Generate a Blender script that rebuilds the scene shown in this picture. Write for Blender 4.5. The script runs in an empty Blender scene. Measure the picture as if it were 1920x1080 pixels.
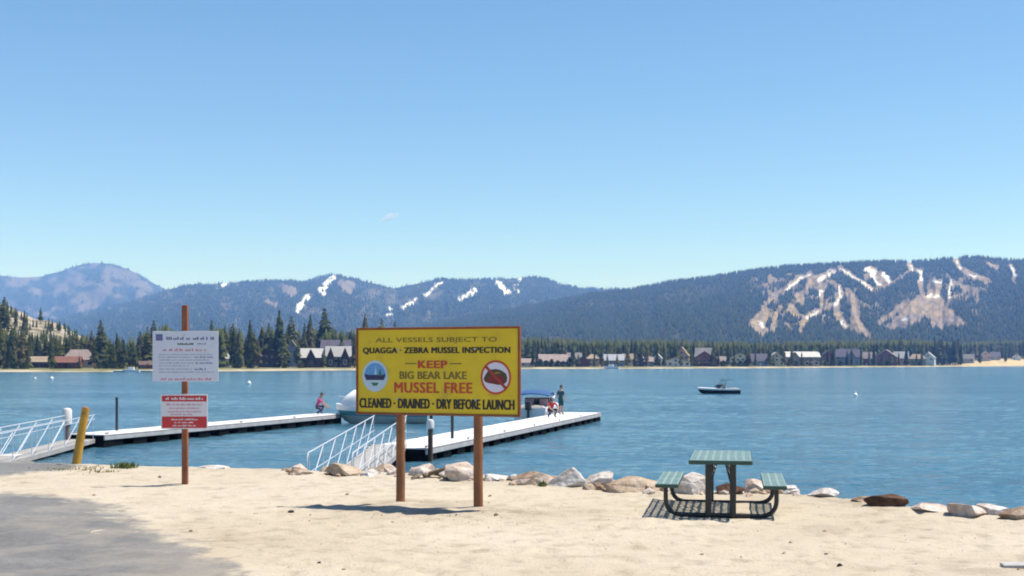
import bpy, bmesh, math, random
import numpy as np
from mathutils import Vector, Matrix, Euler

# ------------------------------------------------------------------ camera, sky, sun, exposure
S = bpy.context.scene
COL = S.collection
F, CX, HZ, EYE = 2270.0, 960.0, 681.0, 3.3        # focal length in photo pixels, centre column, horizon row, eye height over the lake

cam = bpy.data.objects.new('camera', bpy.data.cameras.new('camera'))
COL.objects.link(cam)
cam.location = (0, 0, EYE)
cam.rotation_euler = (math.radians(90), 0, 0)
cam.data.sensor_width = 36.0
cam.data.lens = 36.0 * F / 1920.0
cam.data.shift_y = (HZ - 540.0) / 1920.0
cam.data.clip_start = 0.1
cam.data.clip_end = 60000
S.camera = cam

SUN_EL, SUN_AZ = math.radians(66), math.atan2(0.975, 0.222)
sdir = Vector((math.cos(SUN_EL) * math.sin(SUN_AZ), math.cos(SUN_EL) * math.cos(SUN_AZ), math.sin(SUN_EL)))
sun = bpy.data.objects.new('sun', bpy.data.lights.new('sun', 'SUN'))
COL.objects.link(sun)
sun.rotation_euler = sdir.to_track_quat('Z', 'Y').to_euler()
sun.location = (0, 0, 40)
sun.data.energy = 4.2
sun.data.angle = math.radians(0.53)
sun.data.color = (1.0, 0.955, 0.88)

W = bpy.data.worlds.new('World')
S.world = W
W.use_nodes = True
wn = W.node_tree
wn.nodes.clear()
sky = wn.nodes.new('ShaderNodeTexSky')
sky.sky_type = 'NISHITA'
sky.sun_disc = False
sky.sun_elevation = SUN_EL
sky.sun_rotation = SUN_AZ
sky.altitude = 1500
sky.air_density = 1.0
sky.dust_density = 0.3
sky.ozone_density = 1.6
bg = wn.nodes.new('ShaderNodeBackground')
bg.inputs['Strength'].default_value = 0.085
wo = wn.nodes.new('ShaderNodeOutputWorld')
hs = wn.nodes.new('ShaderNodeHueSaturation')          # the clear mountain sky is a little deeper than the model's
hs.inputs['Saturation'].default_value = 1.10
wn.links.new(sky.outputs[0], hs.inputs['Color'])
tint = wn.nodes.new('ShaderNodeMix'); tint.data_type = 'RGBA'; tint.blend_type = 'MULTIPLY'; tint.inputs['Factor'].default_value = 1.0
tint.inputs[7].default_value = (0.915, 1.015, 1.035, 1)
wn.links.new(hs.outputs[0], tint.inputs[6])
wn.links.new(tint.outputs[2], bg.inputs[0])
wn.links.new(bg.outputs[0], wo.inputs[0])

S.view_settings.view_transform = 'Standard'
S.view_settings.look = 'None'
S.view_settings.gamma = 1.0
S.view_settings.exposure = 0.82
S.view_settings.use_curve_mapping = False
S.render.engine = 'CYCLES'
S.cycles.max_bounces = 6
S.cycles.diffuse_bounces = 3
S.cycles.glossy_bounces = 3
S.cycles.transparent_max_bounces = 8
S.cycles.volume_bounces = 1
S.cycles.use_denoising = True
S.cycles.filter_width = 1.9
random.seed(7)
RNG = np.random.default_rng(11)

# ------------------------------------------------------------------ helpers
def wpt(px, d, py=None, z=None):
    """world point seen at photo pixel px (and py) at distance d"""
    x = (px - CX) / F * d
    if z is None:
        z = EYE - (py - HZ) / F * d
    return Vector((x, d, z))

def ss(a, b, x):
    t = np.clip((np.asarray(x, float) - a) / (b - a), 0, 1)
    return t * t * (3 - 2 * t)

def vnoise(x, y, seed=0):
    x = np.asarray(x, float); y = np.asarray(y, float)
    xi = np.floor(x).astype(np.int64); yi = np.floor(y).astype(np.int64)
    fx = x - xi; fy = y - yi
    fx = fx * fx * (3 - 2 * fx); fy = fy * fy * (3 - 2 * fy)
    def h(a, b):
        n = (a * 374761393 + b * 668265263 + seed * 1442695041) & 0x7fffffff
        n = ((n ^ (n >> 13)) * 1274126177) & 0x7fffffff
        n = n ^ (n >> 16)
        return (n & 0xffff) / 65535.0
    return (h(xi, yi) * (1 - fx) + h(xi + 1, yi) * fx) * (1 - fy) + (h(xi, yi + 1) * (1 - fx) + h(xi + 1, yi + 1) * fx) * fy

def fbm(x, y, octv=4, seed=0):
    a, s, t = 0.5, 0.0, 0.0
    for i in range(octv):
        s = s + a * vnoise(x * 2 ** i + 17.3 * i, y * 2 ** i - 9.1 * i, seed + i); t += a; a *= 0.5
    return s / t

def np_mesh(name, verts, faces):
    """fast mesh from numpy arrays; faces all of one size"""
    me = bpy.data.meshes.new(name)
    verts = np.asarray(verts, np.float32); faces = np.asarray(faces, np.int32)
    me.vertices.add(len(verts)); me.vertices.foreach_set('co', verts.ravel())
    n, k = faces.shape
    me.loops.add(n * k); me.loops.foreach_set('vertex_index', faces.ravel())
    me.polygons.add(n)
    me.polygons.foreach_set('loop_start', np.arange(0, n * k, k, dtype=np.int32))
    me.update(calc_edges=True)
    return me

def smooth(me, on=True):
    me.polygons.foreach_set('use_smooth', np.full(len(me.polygons), on, dtype=bool))
    return me

def attr(me, name, vals):
    a = me.attributes.new(name, 'FLOAT', 'POINT')
    a.data.foreach_set('value', np.asarray(vals, np.float32))

def grid_faces(nr, nc):
    i = np.arange(nr - 1)[:, None] * nc + np.arange(nc - 1)[None, :]
    i = i.ravel()
    return np.stack([i, i + 1, i + nc + 1, i + nc], 1)

def link(name, me, mat=None, parent=None):
    o = bpy.data.objects.new(name, me)
    COL.objects.link(o)
    if mat is not None:
        for m in (mat if isinstance(mat, (list, tuple)) else [mat]):
            me.materials.append(m)
    if parent is not None:
        o.parent = parent
    return o

def tag(o, label=None, cat=None, group=None, kind=None):
    if label: o['label'] = label
    if cat: o['category'] = cat
    if group: o['group'] = group
    if kind: o['kind'] = kind
    return o

def thing(name, loc, label, cat, rz=0.0, group=None):
    o = bpy.data.objects.new(name, None)
    o.empty_display_size = 0.2
    COL.objects.link(o)
    o.location = loc
    o.rotation_euler = (0, 0, rz)
    return tag(o, label, cat, group)

class MB:
    """collects shapes and links them as ONE mesh object"""
    def __init__(self):
        self.v = []; self.f = []; self.m = []
    def add(self, vs, fs, mi=0):
        b = len(self.v)
        self.v += [tuple(v) for v in vs]
        self.f += [tuple(b + i for i in f) for f in fs]
        self.m += [mi] * len(fs)
        return self
    def box(self, c, s, mi=0, rot=None, taper=1.0):
        hx, hy, hz = s[0] / 2, s[1] / 2, s[2] / 2
        vs = [Vector((x * hx * (taper if z > 0 else 1), y * hy * (taper if z > 0 else 1), z * hz)) for z in (-1, 1) for x, y in ((-1, -1), (1, -1), (1, 1), (-1, 1))]
        if rot is not None:
            R = rot if isinstance(rot, Matrix) else Euler(rot).to_matrix()
            vs = [R @ v for v in vs]
        c = Vector(c)
        return self.add([v + c for v in vs], [(3, 2, 1, 0), (4, 5, 6, 7), (0, 1, 5, 4), (1, 2, 6, 5), (2, 3, 7, 6), (3, 0, 4, 7)], mi)
    def bbox(self, c, s, bev=0.01, mi=0, rot=None):
        """bevelled box"""
        bm = bmesh.new()
        bmesh.ops.create_cube(bm, size=1.0)
        for v in bm.verts: v.co = Vector((v.co.x * s[0], v.co.y * s[1], v.co.z * s[2]))
        bmesh.ops.bevel(bm, geom=list(bm.edges), offset=bev, segments=2, affect='EDGES', profile=0.5)
        R = Matrix.Identity(3) if rot is None else (rot if isinstance(rot, Matrix) else Euler(rot).to_matrix())
        self.bm(bm, mi, R, Vector(c))
        return self
    def bm(self, bm, mi=0, R=Matrix.Identity(3), c=Vector((0, 0, 0))):
        bm.verts.ensure_lookup_table()
        bm.verts.index_update()
        self.add([R @ v.co + c for v in bm.verts], [[v.index for v in f.verts] for f in bm.faces], mi)
        bm.free()
        return self
    def tube(self, pts, r, n=8, mi=0, caps=True, flat=None):
        """tube through points; r number or list"""
        pts = [Vector(p) for p in pts]
        rs = r if isinstance(r, (list, tuple)) else [r] * len(pts)
        vs = []; up0 = None
        for i, p in enumerate(pts):
            a = pts[max(i - 1, 0)]; b = pts[min(i + 1, len(pts) - 1)]
            d = (b - a).normalized()
            if up0 is None:
                up0 = Vector((0, 0, 1)) if abs(d.z) < 0.9 else Vector((0, 1, 0))
            u = (up0 - d * up0.dot(d)).normalized(); up0 = u
            w = d.cross(u)
            for k in range(n):
                t = 2 * math.pi * k / n
                vs.append(p + (u * math.cos(t) + w * math.sin(t)) * rs[i])
        fs = []
        for i in range(len(pts) - 1):
            for k in range(n):
                a = i * n + k; b = i * n + (k + 1) % n
                fs.append((a, a + n, b + n, b))
        if caps:
            fs.append(tuple(range(n))[::1]); e = (len(pts) - 1) * n
            fs.append(tuple(e + k for k in reversed(range(n))))
        return self.add(vs, fs, mi)
    def prism(self, poly, y0, y1, mi=0, axis='Y'):
        """extrude a polygon given in x,z from y0 to y1"""
        n = len(poly)
        def P(a, b, t): return (a, t, b) if axis == 'Y' else ((t, a, b) if axis == 'X' else (a, b, t))
        vs = [P(a, b, y0) for a, b in poly] + [P(a, b, y1) for a, b in poly]
        fs = [tuple(range(n)), tuple(n + k for k in reversed(range(n)))] + [(k, n + k, n + (k + 1) % n, (k + 1) % n) for k in range(n)]
        return self.add(vs, fs, mi)
    def mesh(self, name, sm=False):
        me = bpy.data.meshes.new(name)
        me.from_pydata(self.v, [], self.f)
        me.polygons.foreach_set('material_index', self.m)
        bm = bmesh.new(); bm.from_mesh(me)
        bmesh.ops.recalc_face_normals(bm, faces=bm.faces)
        bm.to_mesh(me); bm.free()
        if sm:
            smooth(me)
        return me
    def build(self, name, mat, parent=None, sm=False, loc=None, rot=None):
        o = link(name, self.mesh(name, sm), mat, parent)
        if loc is not None: o.location = loc
        if rot is not None: o.rotation_euler = rot
        return o

def auto_smooth(o, ang=40):
    bm = bmesh.new(); bm.from_mesh(o.data)
    for f in bm.faces: f.smooth = True
    for e in bm.edges:
        if len(e.link_faces) == 2 and e.calc_face_angle(0) > math.radians(ang): e.smooth = False
    bm.to_mesh(o.data); bm.free()
    return o

# ------------------------------------------------------------------ materials
def nodes_of(name):
    m = bpy.data.materials.new(name)
    m.use_nodes = True
    nt = m.node_tree
    return m, nt, nt.nodes['Principled BSDF']

def N(nt, typ, **kw):
    n = nt.nodes.new(typ)
    for k, v in kw.items():
        if k in n.inputs: n.inputs[k].default_value = v
        else: setattr(n, k, v)
    return n

def noise(nt, scale, detail=3, rough=0.55, vec=None, coord='Object', stretch=None):
    if vec is None:
        tc = N(nt, 'ShaderNodeTexCoord'); vec = tc.outputs[coord]
    if stretch:
        mp = N(nt, 'ShaderNodeMapping'); mp.inputs['Scale'].default_value = stretch
        nt.links.new(vec, mp.inputs['Vector']); vec = mp.outputs[0]
    n = N(nt, 'ShaderNodeTexNoise', Scale=scale, Detail=detail, Roughness=rough)
    nt.links.new(vec, n.inputs['Vector'])
    return n

def ramp(nt, src, stops):
    r = N(nt, 'ShaderNodeValToRGB')
    e = r.color_ramp.elements
    while len(e) < len(stops): e.new(0.5)
    for i, (p, c) in enumerate(stops):
        e[i].position = p
        e[i].color = (c[0], c[1], c[2], 1) if not isinstance(c, (int, float)) else (c, c, c, 1)
    nt.links.new(src, r.inputs[0])
    return r

def mix(nt, fac, a, b, blend='MIX'):
    m = N(nt, 'ShaderNodeMix', data_type='RGBA', blend_type=blend)
    for s, v in ((m.inputs['Factor'], fac), (m.inputs[6], a), (m.inputs[7], b)):
        if isinstance(v, bpy.types.NodeSocket): nt.links.new(v, s)
        elif isinstance(v, (int, float)): s.default_value = v
        else: s.default_value = (v[0], v[1], v[2], 1)
    return m.outputs[2]

def bump(nt, bs, src, strength=0.3, dist=0.02, prev=None):
    b = N(nt, 'ShaderNodeBump', Strength=strength, Distance=dist)
    nt.links.new(src, b.inputs['Height'])
    if prev is not None: nt.links.new(prev, b.inputs['Normal'])
    if bs is not None: nt.links.new(b.outputs[0], bs.inputs['Normal'])
    return b.outputs[0]

def leafy(nt, bs, colour, k=0.4):
    """let needles and leaves pass part of the light that falls on their far side"""
    tr = N(nt, 'ShaderNodeBsdfTranslucent'); nt.links.new(colour, tr.inputs['Color'])
    mx = N(nt, 'ShaderNodeMixShader'); mx.inputs[0].default_value = k
    nt.links.new(bs.outputs[0], mx.inputs[1]); nt.links.new(tr.outputs[0], mx.inputs[2])
    nt.links.new(mx.outputs[0], nt.nodes['Material Output'].inputs['Surface'])

MATS = {}
def mat(name, col, rough=0.6, var=0.18, scale=4.0, bumpk=0.0, bscale=None, metal=0.0, coord='Object', spec=0.5, dist=0.01, wear=None):
    """paint / wood / stone with grain and slight uneven wear"""
    if name in MATS: return MATS[name]
    m, nt, bs = nodes_of(name)
    n = noise(nt, scale, 5, 0.6, coord=coord)
    a = [max(0, c * (1 - var)) for c in col]; b = [min(1, c * (1 + var)) for c in col]
    r = ramp(nt, n.outputs[0], [(0.3, a), (0.7, b)])
    out = r.outputs[0]
    if wear:
        n3 = noise(nt, wear[1], 4, 0.65, coord=coord)
        r3 = ramp(nt, n3.outputs[0], [(wear[2], 0.0), (wear[2] + 0.12, 1.0)])
        out = mix(nt, r3.outputs[0], out, wear[0])
    nt.links.new(out, bs.inputs['Base Color'])
    bs.inputs['Roughness'].default_value = rough
    bs.inputs['Metallic'].default_value = metal
    bs.inputs['Specular IOR Level'].default_value = spec
    if bumpk:
        n2 = noise(nt, bscale or scale * 6, 4, 0.6, coord=coord)
        bump(nt, bs, n2.outputs[0], bumpk, dist)
    MATS[name] = m
    return m
# ------------------------------------------------------------------ near ground: sand, asphalt, lake
EDGE = np.array([(-400, 24), (-40, 24), (-12, 23.2), (-8.5, 22.6), (-6.4, 21.9), (-4.35, 21.5), (-2.4, 20.8), (-0.53, 19.9), (1.16, 18.9), (2.7, 18.2),
                 (4.2, 17.6), (5.3, 16.4), (6.35, 15.4), (8, 13.8), (14, 8), (40, -12), (400, -160)])
POSTS = [(-1.547, 16.557), (-0.469, 16.13)]

def ground_z(x, y, rough=True):
    x = np.asarray(x, float); y = np.asarray(y, float)
    e = np.interp(x, EDGE[:, 0], EDGE[:, 1])
    e = e + 0.25 * (vnoise(x * 0.9, x * 0 + 3.3, 5) - 0.5) * (np.abs(x) < 30)
    flat = 1.4 - 0.017 * np.clip(20 - y, 0, 10)
    over = np.clip(y - e, -1.5, None)
    bank = flat - np.where(over > 0, over, 0) * 0.25 + 0.03 * np.exp(-(over / 0.5) ** 2)
    rmp = flat - np.clip(y - 19, 0, None) * 0.0636
    w = 1 - ss(-10.6, -8.6, x + np.clip(y - 20, 0, 40) * 0.27)
    z = bank * (1 - w) + rmp * w
    for px_, py_ in POSTS:
        d2 = (x - px_) ** 2 + ((y - py_) * 1.0) ** 2
        z = z + 0.045 * np.exp(-d2 / 0.30)
    if rough:
        near = ss(26, 20, y) * ss(-16, -8, x)
        z = z + near * (0.035 * (fbm(x * 0.9, y * 0.9, 3, 2) - 0.5) + 0.035 * (fbm(x * 3.3, y * 3.3, 3, 9) - 0.5) + 0.012 * (vnoise(x * 11, y * 11, 4) - 0.5))
    if rough and np.size(x) > 50000:
        rr = random.Random(5)
        for _ in range(34):                      # trails of footprints across the sand
            fx, fy, fa = rr.uniform(-7, 7), rr.uniform(10, 17), rr.uniform(-0.5, 0.5) + (0 if rr.random() < .7 else 1.2)
            for k in range(rr.randint(5, 11)):
                px_ = fx + math.cos(fa) * .68 * k - math.sin(fa) * (.1 if k % 2 else -.1); py_ = fy + math.sin(fa) * .68 * k + math.cos(fa) * (.1 if k % 2 else -.1)
                sel = (np.abs(x - px_) < .3) & (np.abs(y - py_) < .3)
                if sel.any():
                    u = (x[sel] - px_) * math.cos(fa) + (y[sel] - py_) * math.sin(fa); w_ = -(x[sel] - px_) * math.sin(fa) + (y[sel] - py_) * math.cos(fa)
                    q = (u / .15) ** 2 + (w_ / .075) ** 2
                    z[sel] += -0.030 * np.exp(-q) + 0.009 * np.exp(-(np.sqrt(q) - 1.7) ** 2 * 3)
    return np.maximum(z, -1.6)

def gz(x, y): return float(ground_z(x, y))

def hit(px, py, d0=8.0, d1=60.0):
    """point of the near ground seen at a photo pixel"""
    d = np.linspace(d0, d1, 2600)
    x = (px - CX) / F * d
    z = EYE - (py - HZ) / F * d
    g = ground_z(x, d)
    i = int(np.argmax(z <= g))
    if not (z <= g).any(): i = len(d) - 1
    return Vector((float(x[i]), float(d[i]), float(g[i])))

def sand_colour(nt):
    tc = N(nt, 'ShaderNodeTexCoord'); v = tc.outputs['Object']
    n1 = noise(nt, 0.35, 5, 0.6, v); n2 = noise(nt, 3.2, 6, 0.65, v); n3 = noise(nt, 26, 3, 0.6, v)
    base = ramp(nt, n1.outputs[0], [(0.30, (0.375, 0.314, 0.240)), (0.5, (0.42, 0.362, 0.284)), (0.72, (0.45, 0.394, 0.318))]).outputs[0]
    r2 = ramp(nt, n2.outputs[0], [(0.30, (0.74, 0.72, 0.68)), (0.48, (1, 1, 1)), (0.75, (1.06, 1.05, 1.04))])
    base = mix(nt, 1.0, base, r2.outputs[0], 'MULTIPLY')
    r3 = ramp(nt, n3.outputs[0], [(0.28, (0.62, 0.58, 0.52)), (0.42, (1, 1, 1))])
    base = mix(nt, 0.7, base, r3.outputs[0], 'MULTIPLY')
    # scattered dark grains and grey gravel patches
    vo = N(nt, 'ShaderNodeTexVoronoi', Scale=7.0); nt.links.new(v, vo.inputs['Vector'])
    sp = ramp(nt, vo.outputs['Distance'], [(0.035, 1.0), (0.075, 0.0)])
    n4 = noise(nt, 0.9, 4, 0.6, v)
    gate = ramp(nt, n4.outputs[0], [(0.50, 0.0), (0.62, 1.0)])
    mu = N(nt, 'ShaderNodeMath', operation='MULTIPLY'); nt.links.new(sp.outputs[0], mu.inputs[0]); nt.links.new(gate.outputs[0], mu.inputs[1])
    base = mix(nt, mu.outputs[0], base, (0.13, 0.105, 0.08))
    n5 = noise(nt, 0.6, 6, 0.7, v, stretch=(0.6, 1.0, 1.0))
    g2 = ramp(nt, n5.outputs[0], [(0.60, 0.0), (0.72, 0.45)])
    base = mix(nt, g2.outputs[0], base, (0.25, 0.20, 0.155))
    hsum = N(nt, 'ShaderNodeMath', operation='ADD'); nt.links.new(n2.outputs[0], hsum.inputs[0]); nt.links.new(n3.outputs[0], hsum.inputs[1])
    dg = N(nt, 'ShaderNodeAttribute', attribute_name='dug')
    n6 = noise(nt, 2.6, 5, 0.7, v, stretch=(0.7, 1.3, 1))
    dm = N(nt, 'ShaderNodeMath', operation='MULTIPLY'); nt.links.new(dg.outputs['Fac'], dm.inputs[0]); nt.links.new(ramp(nt, n6.outputs[0], [(0.40, 0.0), (0.58, 0.75)]).outputs[0], dm.inputs[1])
    base = mix(nt, dm.outputs[0], base, (0.21, 0.165, 0.12))
    return base, hsum.outputs[0], v

sand_m, nt, bs = nodes_of('sand')
c, h, v = sand_colour(nt)
nt.links.new(c, bs.inputs['Base Color']); bs.inputs['Roughness'].default_value = 0.95; bs.inputs['Specular IOR Level'].default_value = 0.15
bump(nt, bs, h, 0.55, 0.03)

xs = np.concatenate([[-400, -200, -120, -80, -60, -45, -36], np.arange(-30, -12, 0.5), np.arange(-12, 10, 0.055), np.arange(10, 30, 0.5), [34, 40, 60, 100, 200, 400]])
ys = np.concatenate([[-200, -100, -50, -25, -12, -4, 0, 3, 5, 7, 8.5], np.arange(9.6, 23, 0.055), np.arange(23, 52, 0.4), [54, 58, 64]])
X, Y = np.meshgrid(xs, ys)
Z = ground_z(X, Y)
me = np_mesh('sand', np.stack([X, Y, Z], -1).reshape(-1, 3), grid_faces(len(ys), len(xs)))
dug = np.zeros(X.shape)
for cx_, cy_, rx, ry, k in ((-1.45, 16.35, 0.75, 0.5, 1.0), (-0.25, 15.9, 0.95, 0.45, 1.0), (-0.9, 16.0, 0.6, 0.3, 0.8), (-3.6, 13.6, 0.9, 0.35, 0.8), (5.2, 12.0, 1.5, 0.5, 0.5), (3.9, 14.6, 0.8, 0.4, 0.4), (-9.3, 23.0, 1.8, 0.8, 0.9)):
    dug = np.maximum(dug, k * np.exp(-((X - cx_) / rx) ** 2 - ((Y - cy_) / ry) ** 2))
attr(me, 'dug', dug.ravel())
tag(link('sand', smooth(me), sand_m), kind='structure')

# asphalt: sheets over the sand with sand drifted over their broken edges
def seg_dist(P, a, b):
    ab = b - a; t = np.clip(((P - a) @ ab) / max(ab @ ab, 1e-9), 0, 1)
    return np.linalg.norm(P - (a + t[:, None] * ab), axis=1)

def inside(P, poly):
    r = np.zeros(len(P), bool); n = len(poly)
    for i in range(n):
        a = poly[i]; b = poly[(i + 1) % n]
        c = ((a[1] > P[:, 1]) != (b[1] > P[:, 1]))
        with np.errstate(divide='ignore', invalid='ignore'):
            r ^= c & (P[:, 0] < (b[0] - a[0]) * (P[:, 1] - a[1]) / (b[1] - a[1] + 1e-12) + a[0])
    return r

def sdist(P, poly):
    d = np.full(len(P), 1e9); n = len(poly)
    for i in range(n): d = np.minimum(d, seg_dist(P, poly[i], poly[(i + 1) % n]))
    return np.where(inside(P, poly), d, -d)

asph_m, nt, bs = nodes_of('asphalt')
sc_, sh_, v = sand_colour(nt)
a1 = noise(nt, 0.5, 5, 0.6, v, stretch=(0.45, 1.6, 1.0)); a2 = noise(nt, 9.0, 5, 0.7, v); a3 = noise(nt, 60, 2, 0.6, v)
ac = ramp(nt, a1.outputs[0], [(0.3, (0.120, 0.118, 0.121)), (0.52, (0.158, 0.155, 0.156)), (0.7, (0.20, 0.195, 0.19))]).outputs[0]
ac = mix(nt, 0.8, ac, ramp(nt, a2.outputs[0], [(0.3, 0.72), (0.55, 1.0), (0.75, 1.12)]).outputs[0], 'MULTIPLY')
ac = mix(nt, 0.5, ac, ramp(nt, a3.outputs[0], [(0.35, 0.6), (0.6, 1.15)]).outputs[0], 'MULTIPLY')
at = N(nt, 'ShaderNodeAttribute', attribute_name='edge')
e1 = noise(nt, 1.6, 6, 0.7, v); e2 = noise(nt, 0.5, 4, 0.6, v)
m1 = N(nt, 'ShaderNodeMath', operation='MULTIPLY_ADD'); nt.links.new(e1.outputs[0], m1.inputs[0]); m1.inputs[1].default_value = -1.5; m1.inputs[2].default_value = 0.75
m2 = N(nt, 'ShaderNodeMath', operation='ADD'); nt.links.new(m1.outputs[0], m2.inputs[0]); nt.links.new(at.outputs['Fac'], m2.inputs[1])
cov = ramp(nt, m2.outputs[0], [(0.05, 1.0), (0.42, 0.0)])
dr = ramp(nt, e2.outputs[0], [(0.46, 0.0), (0.72, 0.55)])
mx = N(nt, 'ShaderNodeMath', operation='MAXIMUM'); nt.links.new(cov.outputs[0], mx.inputs[0]); nt.links.new(dr.outputs[0], mx.inputs[1])
nt.links.new(mix(nt, mx.outputs[0], ac, sc_), bs.inputs['Base Color'])
bs.inputs['Roughness'].default_value = 0.9; bs.inputs['Specular IOR Level'].default_value = 0.2
bump(nt, bs, a2.outputs[0], 0.35, 0.02)

def asphalt(name, poly_px, x0, x1, y0, y1, step, flat):
    poly = np.array([tuple(hit(*p)[:2]) if len(p) == 2 else p[:2] for p in poly_px])
    gx = np.arange(x0, x1, step); gy = np.arange(y0, y1, step)
    X, Y = np.meshgrid(gx, gy); P = np.stack([X.ravel(), Y.ravel()], 1)
    sd = sdist(P, poly)
    Z = ground_z(P[:, 0], P[:, 1]) + 0.012 - np.clip(-sd, 0, 1) * 0.05
    keep = sd > -0.45
    f = grid_faces(len(gy), len(gx)); f = f[keep[f].all(1)]
    used = np.unique(f); mp = np.full(len(P), -1); mp[used] = np.arange(len(used))
    me = np_mesh(name, np.stack([P[:, 0], P[:, 1], Z], 1)[used], mp[f])
    attr(me, 'edge', sd[used])
    tag(link(name, smooth(me), asph_m), kind='structure')

asphalt('asphalt_lot', [(0, 921), (100, 928), (195, 937), (262, 960), (300, 986), (352, 1003), (392, 1022), (430, 1046), (470, 1066), (-1.9, 9.9, 0), (-1.6, 8, 0), (-2.2, 5, 0), (-30, 5, 0), (-30, 17.5, 0)],
        -14, -1.2, 8.2, 19, 0.11, 0)
asphalt('boat_ramp', [(-160, 862), (0, 860), (60, 864), (120, 869), (175, 877), (110, 886), (60, 891), (0, 897), (-160, 905)], -24, -7.5, 18, 44, 0.2, 0)

# lake: near part carries real waves, the rest of the sheet carries them as relief
wat_m, nt, bs = nodes_of('lake_water')
tc = N(nt, 'ShaderNodeTexCoord'); v = tc.outputs['Object']
n0 = noise(nt, 0.06, 6, 0.68, v, stretch=(0.22, 1.1, 1))
nt.links.new(ramp(nt, n0.outputs[0], [(0.34, (0.020, 0.082, 0.132)), (0.5, (0.042, 0.122, 0.180)), (0.66, (0.075, 0.172, 0.228))]).outputs[0], bs.inputs['Base Color'])
bs.inputs['Roughness'].default_value = 0.12
bs.inputs['IOR'].default_value = 1.333
w1 = noise(nt, 0.55, 5, 0.62, v, stretch=(0.55, 1.0, 1)); w2 = noise(nt, 2.6, 4, 0.6, v, stretch=(0.6, 1.0, 1)); w3 = noise(nt, 0.09, 3, 0.6, v, stretch=(0.5, 1.2, 1))
b1 = bump(nt, None, w3.outputs[0], 1.0, 0.7)
b2 = bump(nt, None, w1.outputs[0], 1.0, 0.34, b1)
bump(nt, bs, w2.outputs[0], 1.0, 0.10, b2)
pw = np.concatenate([np.arange(-3000, -60, 120), np.arange(-60, 1985, 6), np.arange(1990, 5000, 120)]).astype(float)
dw_ = 19.0 * 1.0068 ** np.arange(0, 470)
PW, DW = np.meshgrid(pw, dw_)
XW = (PW - CX) / F * DW
ZW = 0.10 * (fbm(XW * 0.5 + 0.25 * DW, DW * 0.85, 4, 140) - 0.5) + 0.085 * (fbm(XW * 1.3 - 0.3 * DW, DW * 2.1, 3, 150) - 0.5)
ZW *= ss(430, 60, DW) * 0.8 + 0.2
gf = grid_faces(len(dw_), len(pw)); nv_ = PW.size
dl = dw_[-1]
V = np.concatenate([np.stack([XW, DW, ZW], -1).reshape(-1, 3), np.array([(-9000, -700, -0.12), (9000, -700, -0.12), (9000, 3000, -0.12), (-9000, 3000, -0.12)])])
me = smooth(np_mesh('lake', V, np.concatenate([gf, [[nv_, nv_ + 1, nv_ + 2, nv_ + 3]]])))
tag(link('lake', me, wat_m), kind='structure')

# ------------------------------------------------------------------ far shore, hills, mountains
SHORE = np.array([(-900, 330), (-200, 440), (0, 468), (200, 468), (285, 470), (430, 517), (660, 576), (980, 713), (1200, 750), (1430, 832), (1700, 1070), (1920, 1360), (2300, 1700), (2900, 2100)])
def shore(px): return np.interp(px, SHORE[:, 0], SHORE[:, 1]) * (1 + 0.02 * (vnoise(np.asarray(px, float) * 0.03, np.asarray(px, float) * 0, 8) - 0.5))
LHILL = np.array([(-900, 430), (-200, 505), (0, 562), (30, 580), (60, 594), (110, 608), (150, 632), (185, 660), (230, 690), (3000, 690)])
def land_z(px, d):
    px = np.asarray(px, float); d = np.asarray(d, float)
    t = d - shore(px)
    z = np.interp(t, [-40, 0, 4, 12, 60, 200, 600, 2000, 9000], [-2.5, 0, 0.55, 0.9, 1.5, 3.0, 8.0, 18, 30])
    z = z + 5.2 * ss(1785, 1880, px) * ss(10, 150, t)
    h = np.clip((HZ - np.interp(px, LHILL[:, 0], LHILL[:, 1])) * 740 / F + 1.5, 0, None)
    z = z + h * ss(520, 740, d) * (1 - 0.8 * ss(760, 1500, d)) * (0.92 + 0.16 * (fbm(px * 0.05, d * 0.02, 3, 31) - 0.5))
    return z
def fz(px, d): return float(land_z(px, d))

def polar(PX, R, Zv):
    return np.stack([(PX - CX) / F * R, R, Zv], -1).reshape(-1, 3)

pxs = np.concatenate([np.arange(-900, -60, 20), np.arange(-60, 1980, 5), np.arange(1980, 2901, 20)]).astype(float)
ts = np.array([-40, -8, -1, 0, 1.5, 3, 5, 8, 12, 18, 26, 36, 50, 70, 95, 125, 150, 175, 200, 225, 250, 275, 300, 340, 400, 500, 700, 1000, 1600, 3000, 8000.])
PX, T = np.meshgrid(pxs, ts)
R = shore(PX) + T
me = np_mesh('far_shore', polar(PX, R, land_z(PX, R)), grid_faces(len(ts), len(pxs)))
attr(me, 'inland', T.ravel())
attr(me, 'rocky', (ss(200, 120, PX) * ss(530, 580, R)).ravel())
attr(me, 'dry', ss(1760, 1830, PX).ravel())
m_, nt, bs = nodes_of('far_shore_ground')
tc = N(nt, 'ShaderNodeTexCoord'); v = tc.outputs['Object']
ai = N(nt, 'ShaderNodeAttribute', attribute_name='inland'); ar = N(nt, 'ShaderNodeAttribute', attribute_name='rocky'); ad = N(nt, 'ShaderNodeAttribute', attribute_name='dry')
n1 = noise(nt, 0.08, 5, 0.65, v); n2 = noise(nt, 0.02, 4, 0.6, v)
grass = ramp(nt, n1.outputs[0], [(0.35, (0.085, 0.10, 0.035)), (0.5, (0.15, 0.15, 0.06)), (0.65, (0.27, 0.23, 0.13))]).outputs[0]
dryc = ramp(nt, n1.outputs[0], [(0.35, (0.34, 0.26, 0.14)), (0.6, (0.48, 0.39, 0.23))]).outputs[0]
grass = mix(nt, ad.outputs['Fac'], grass, dryc)
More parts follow.
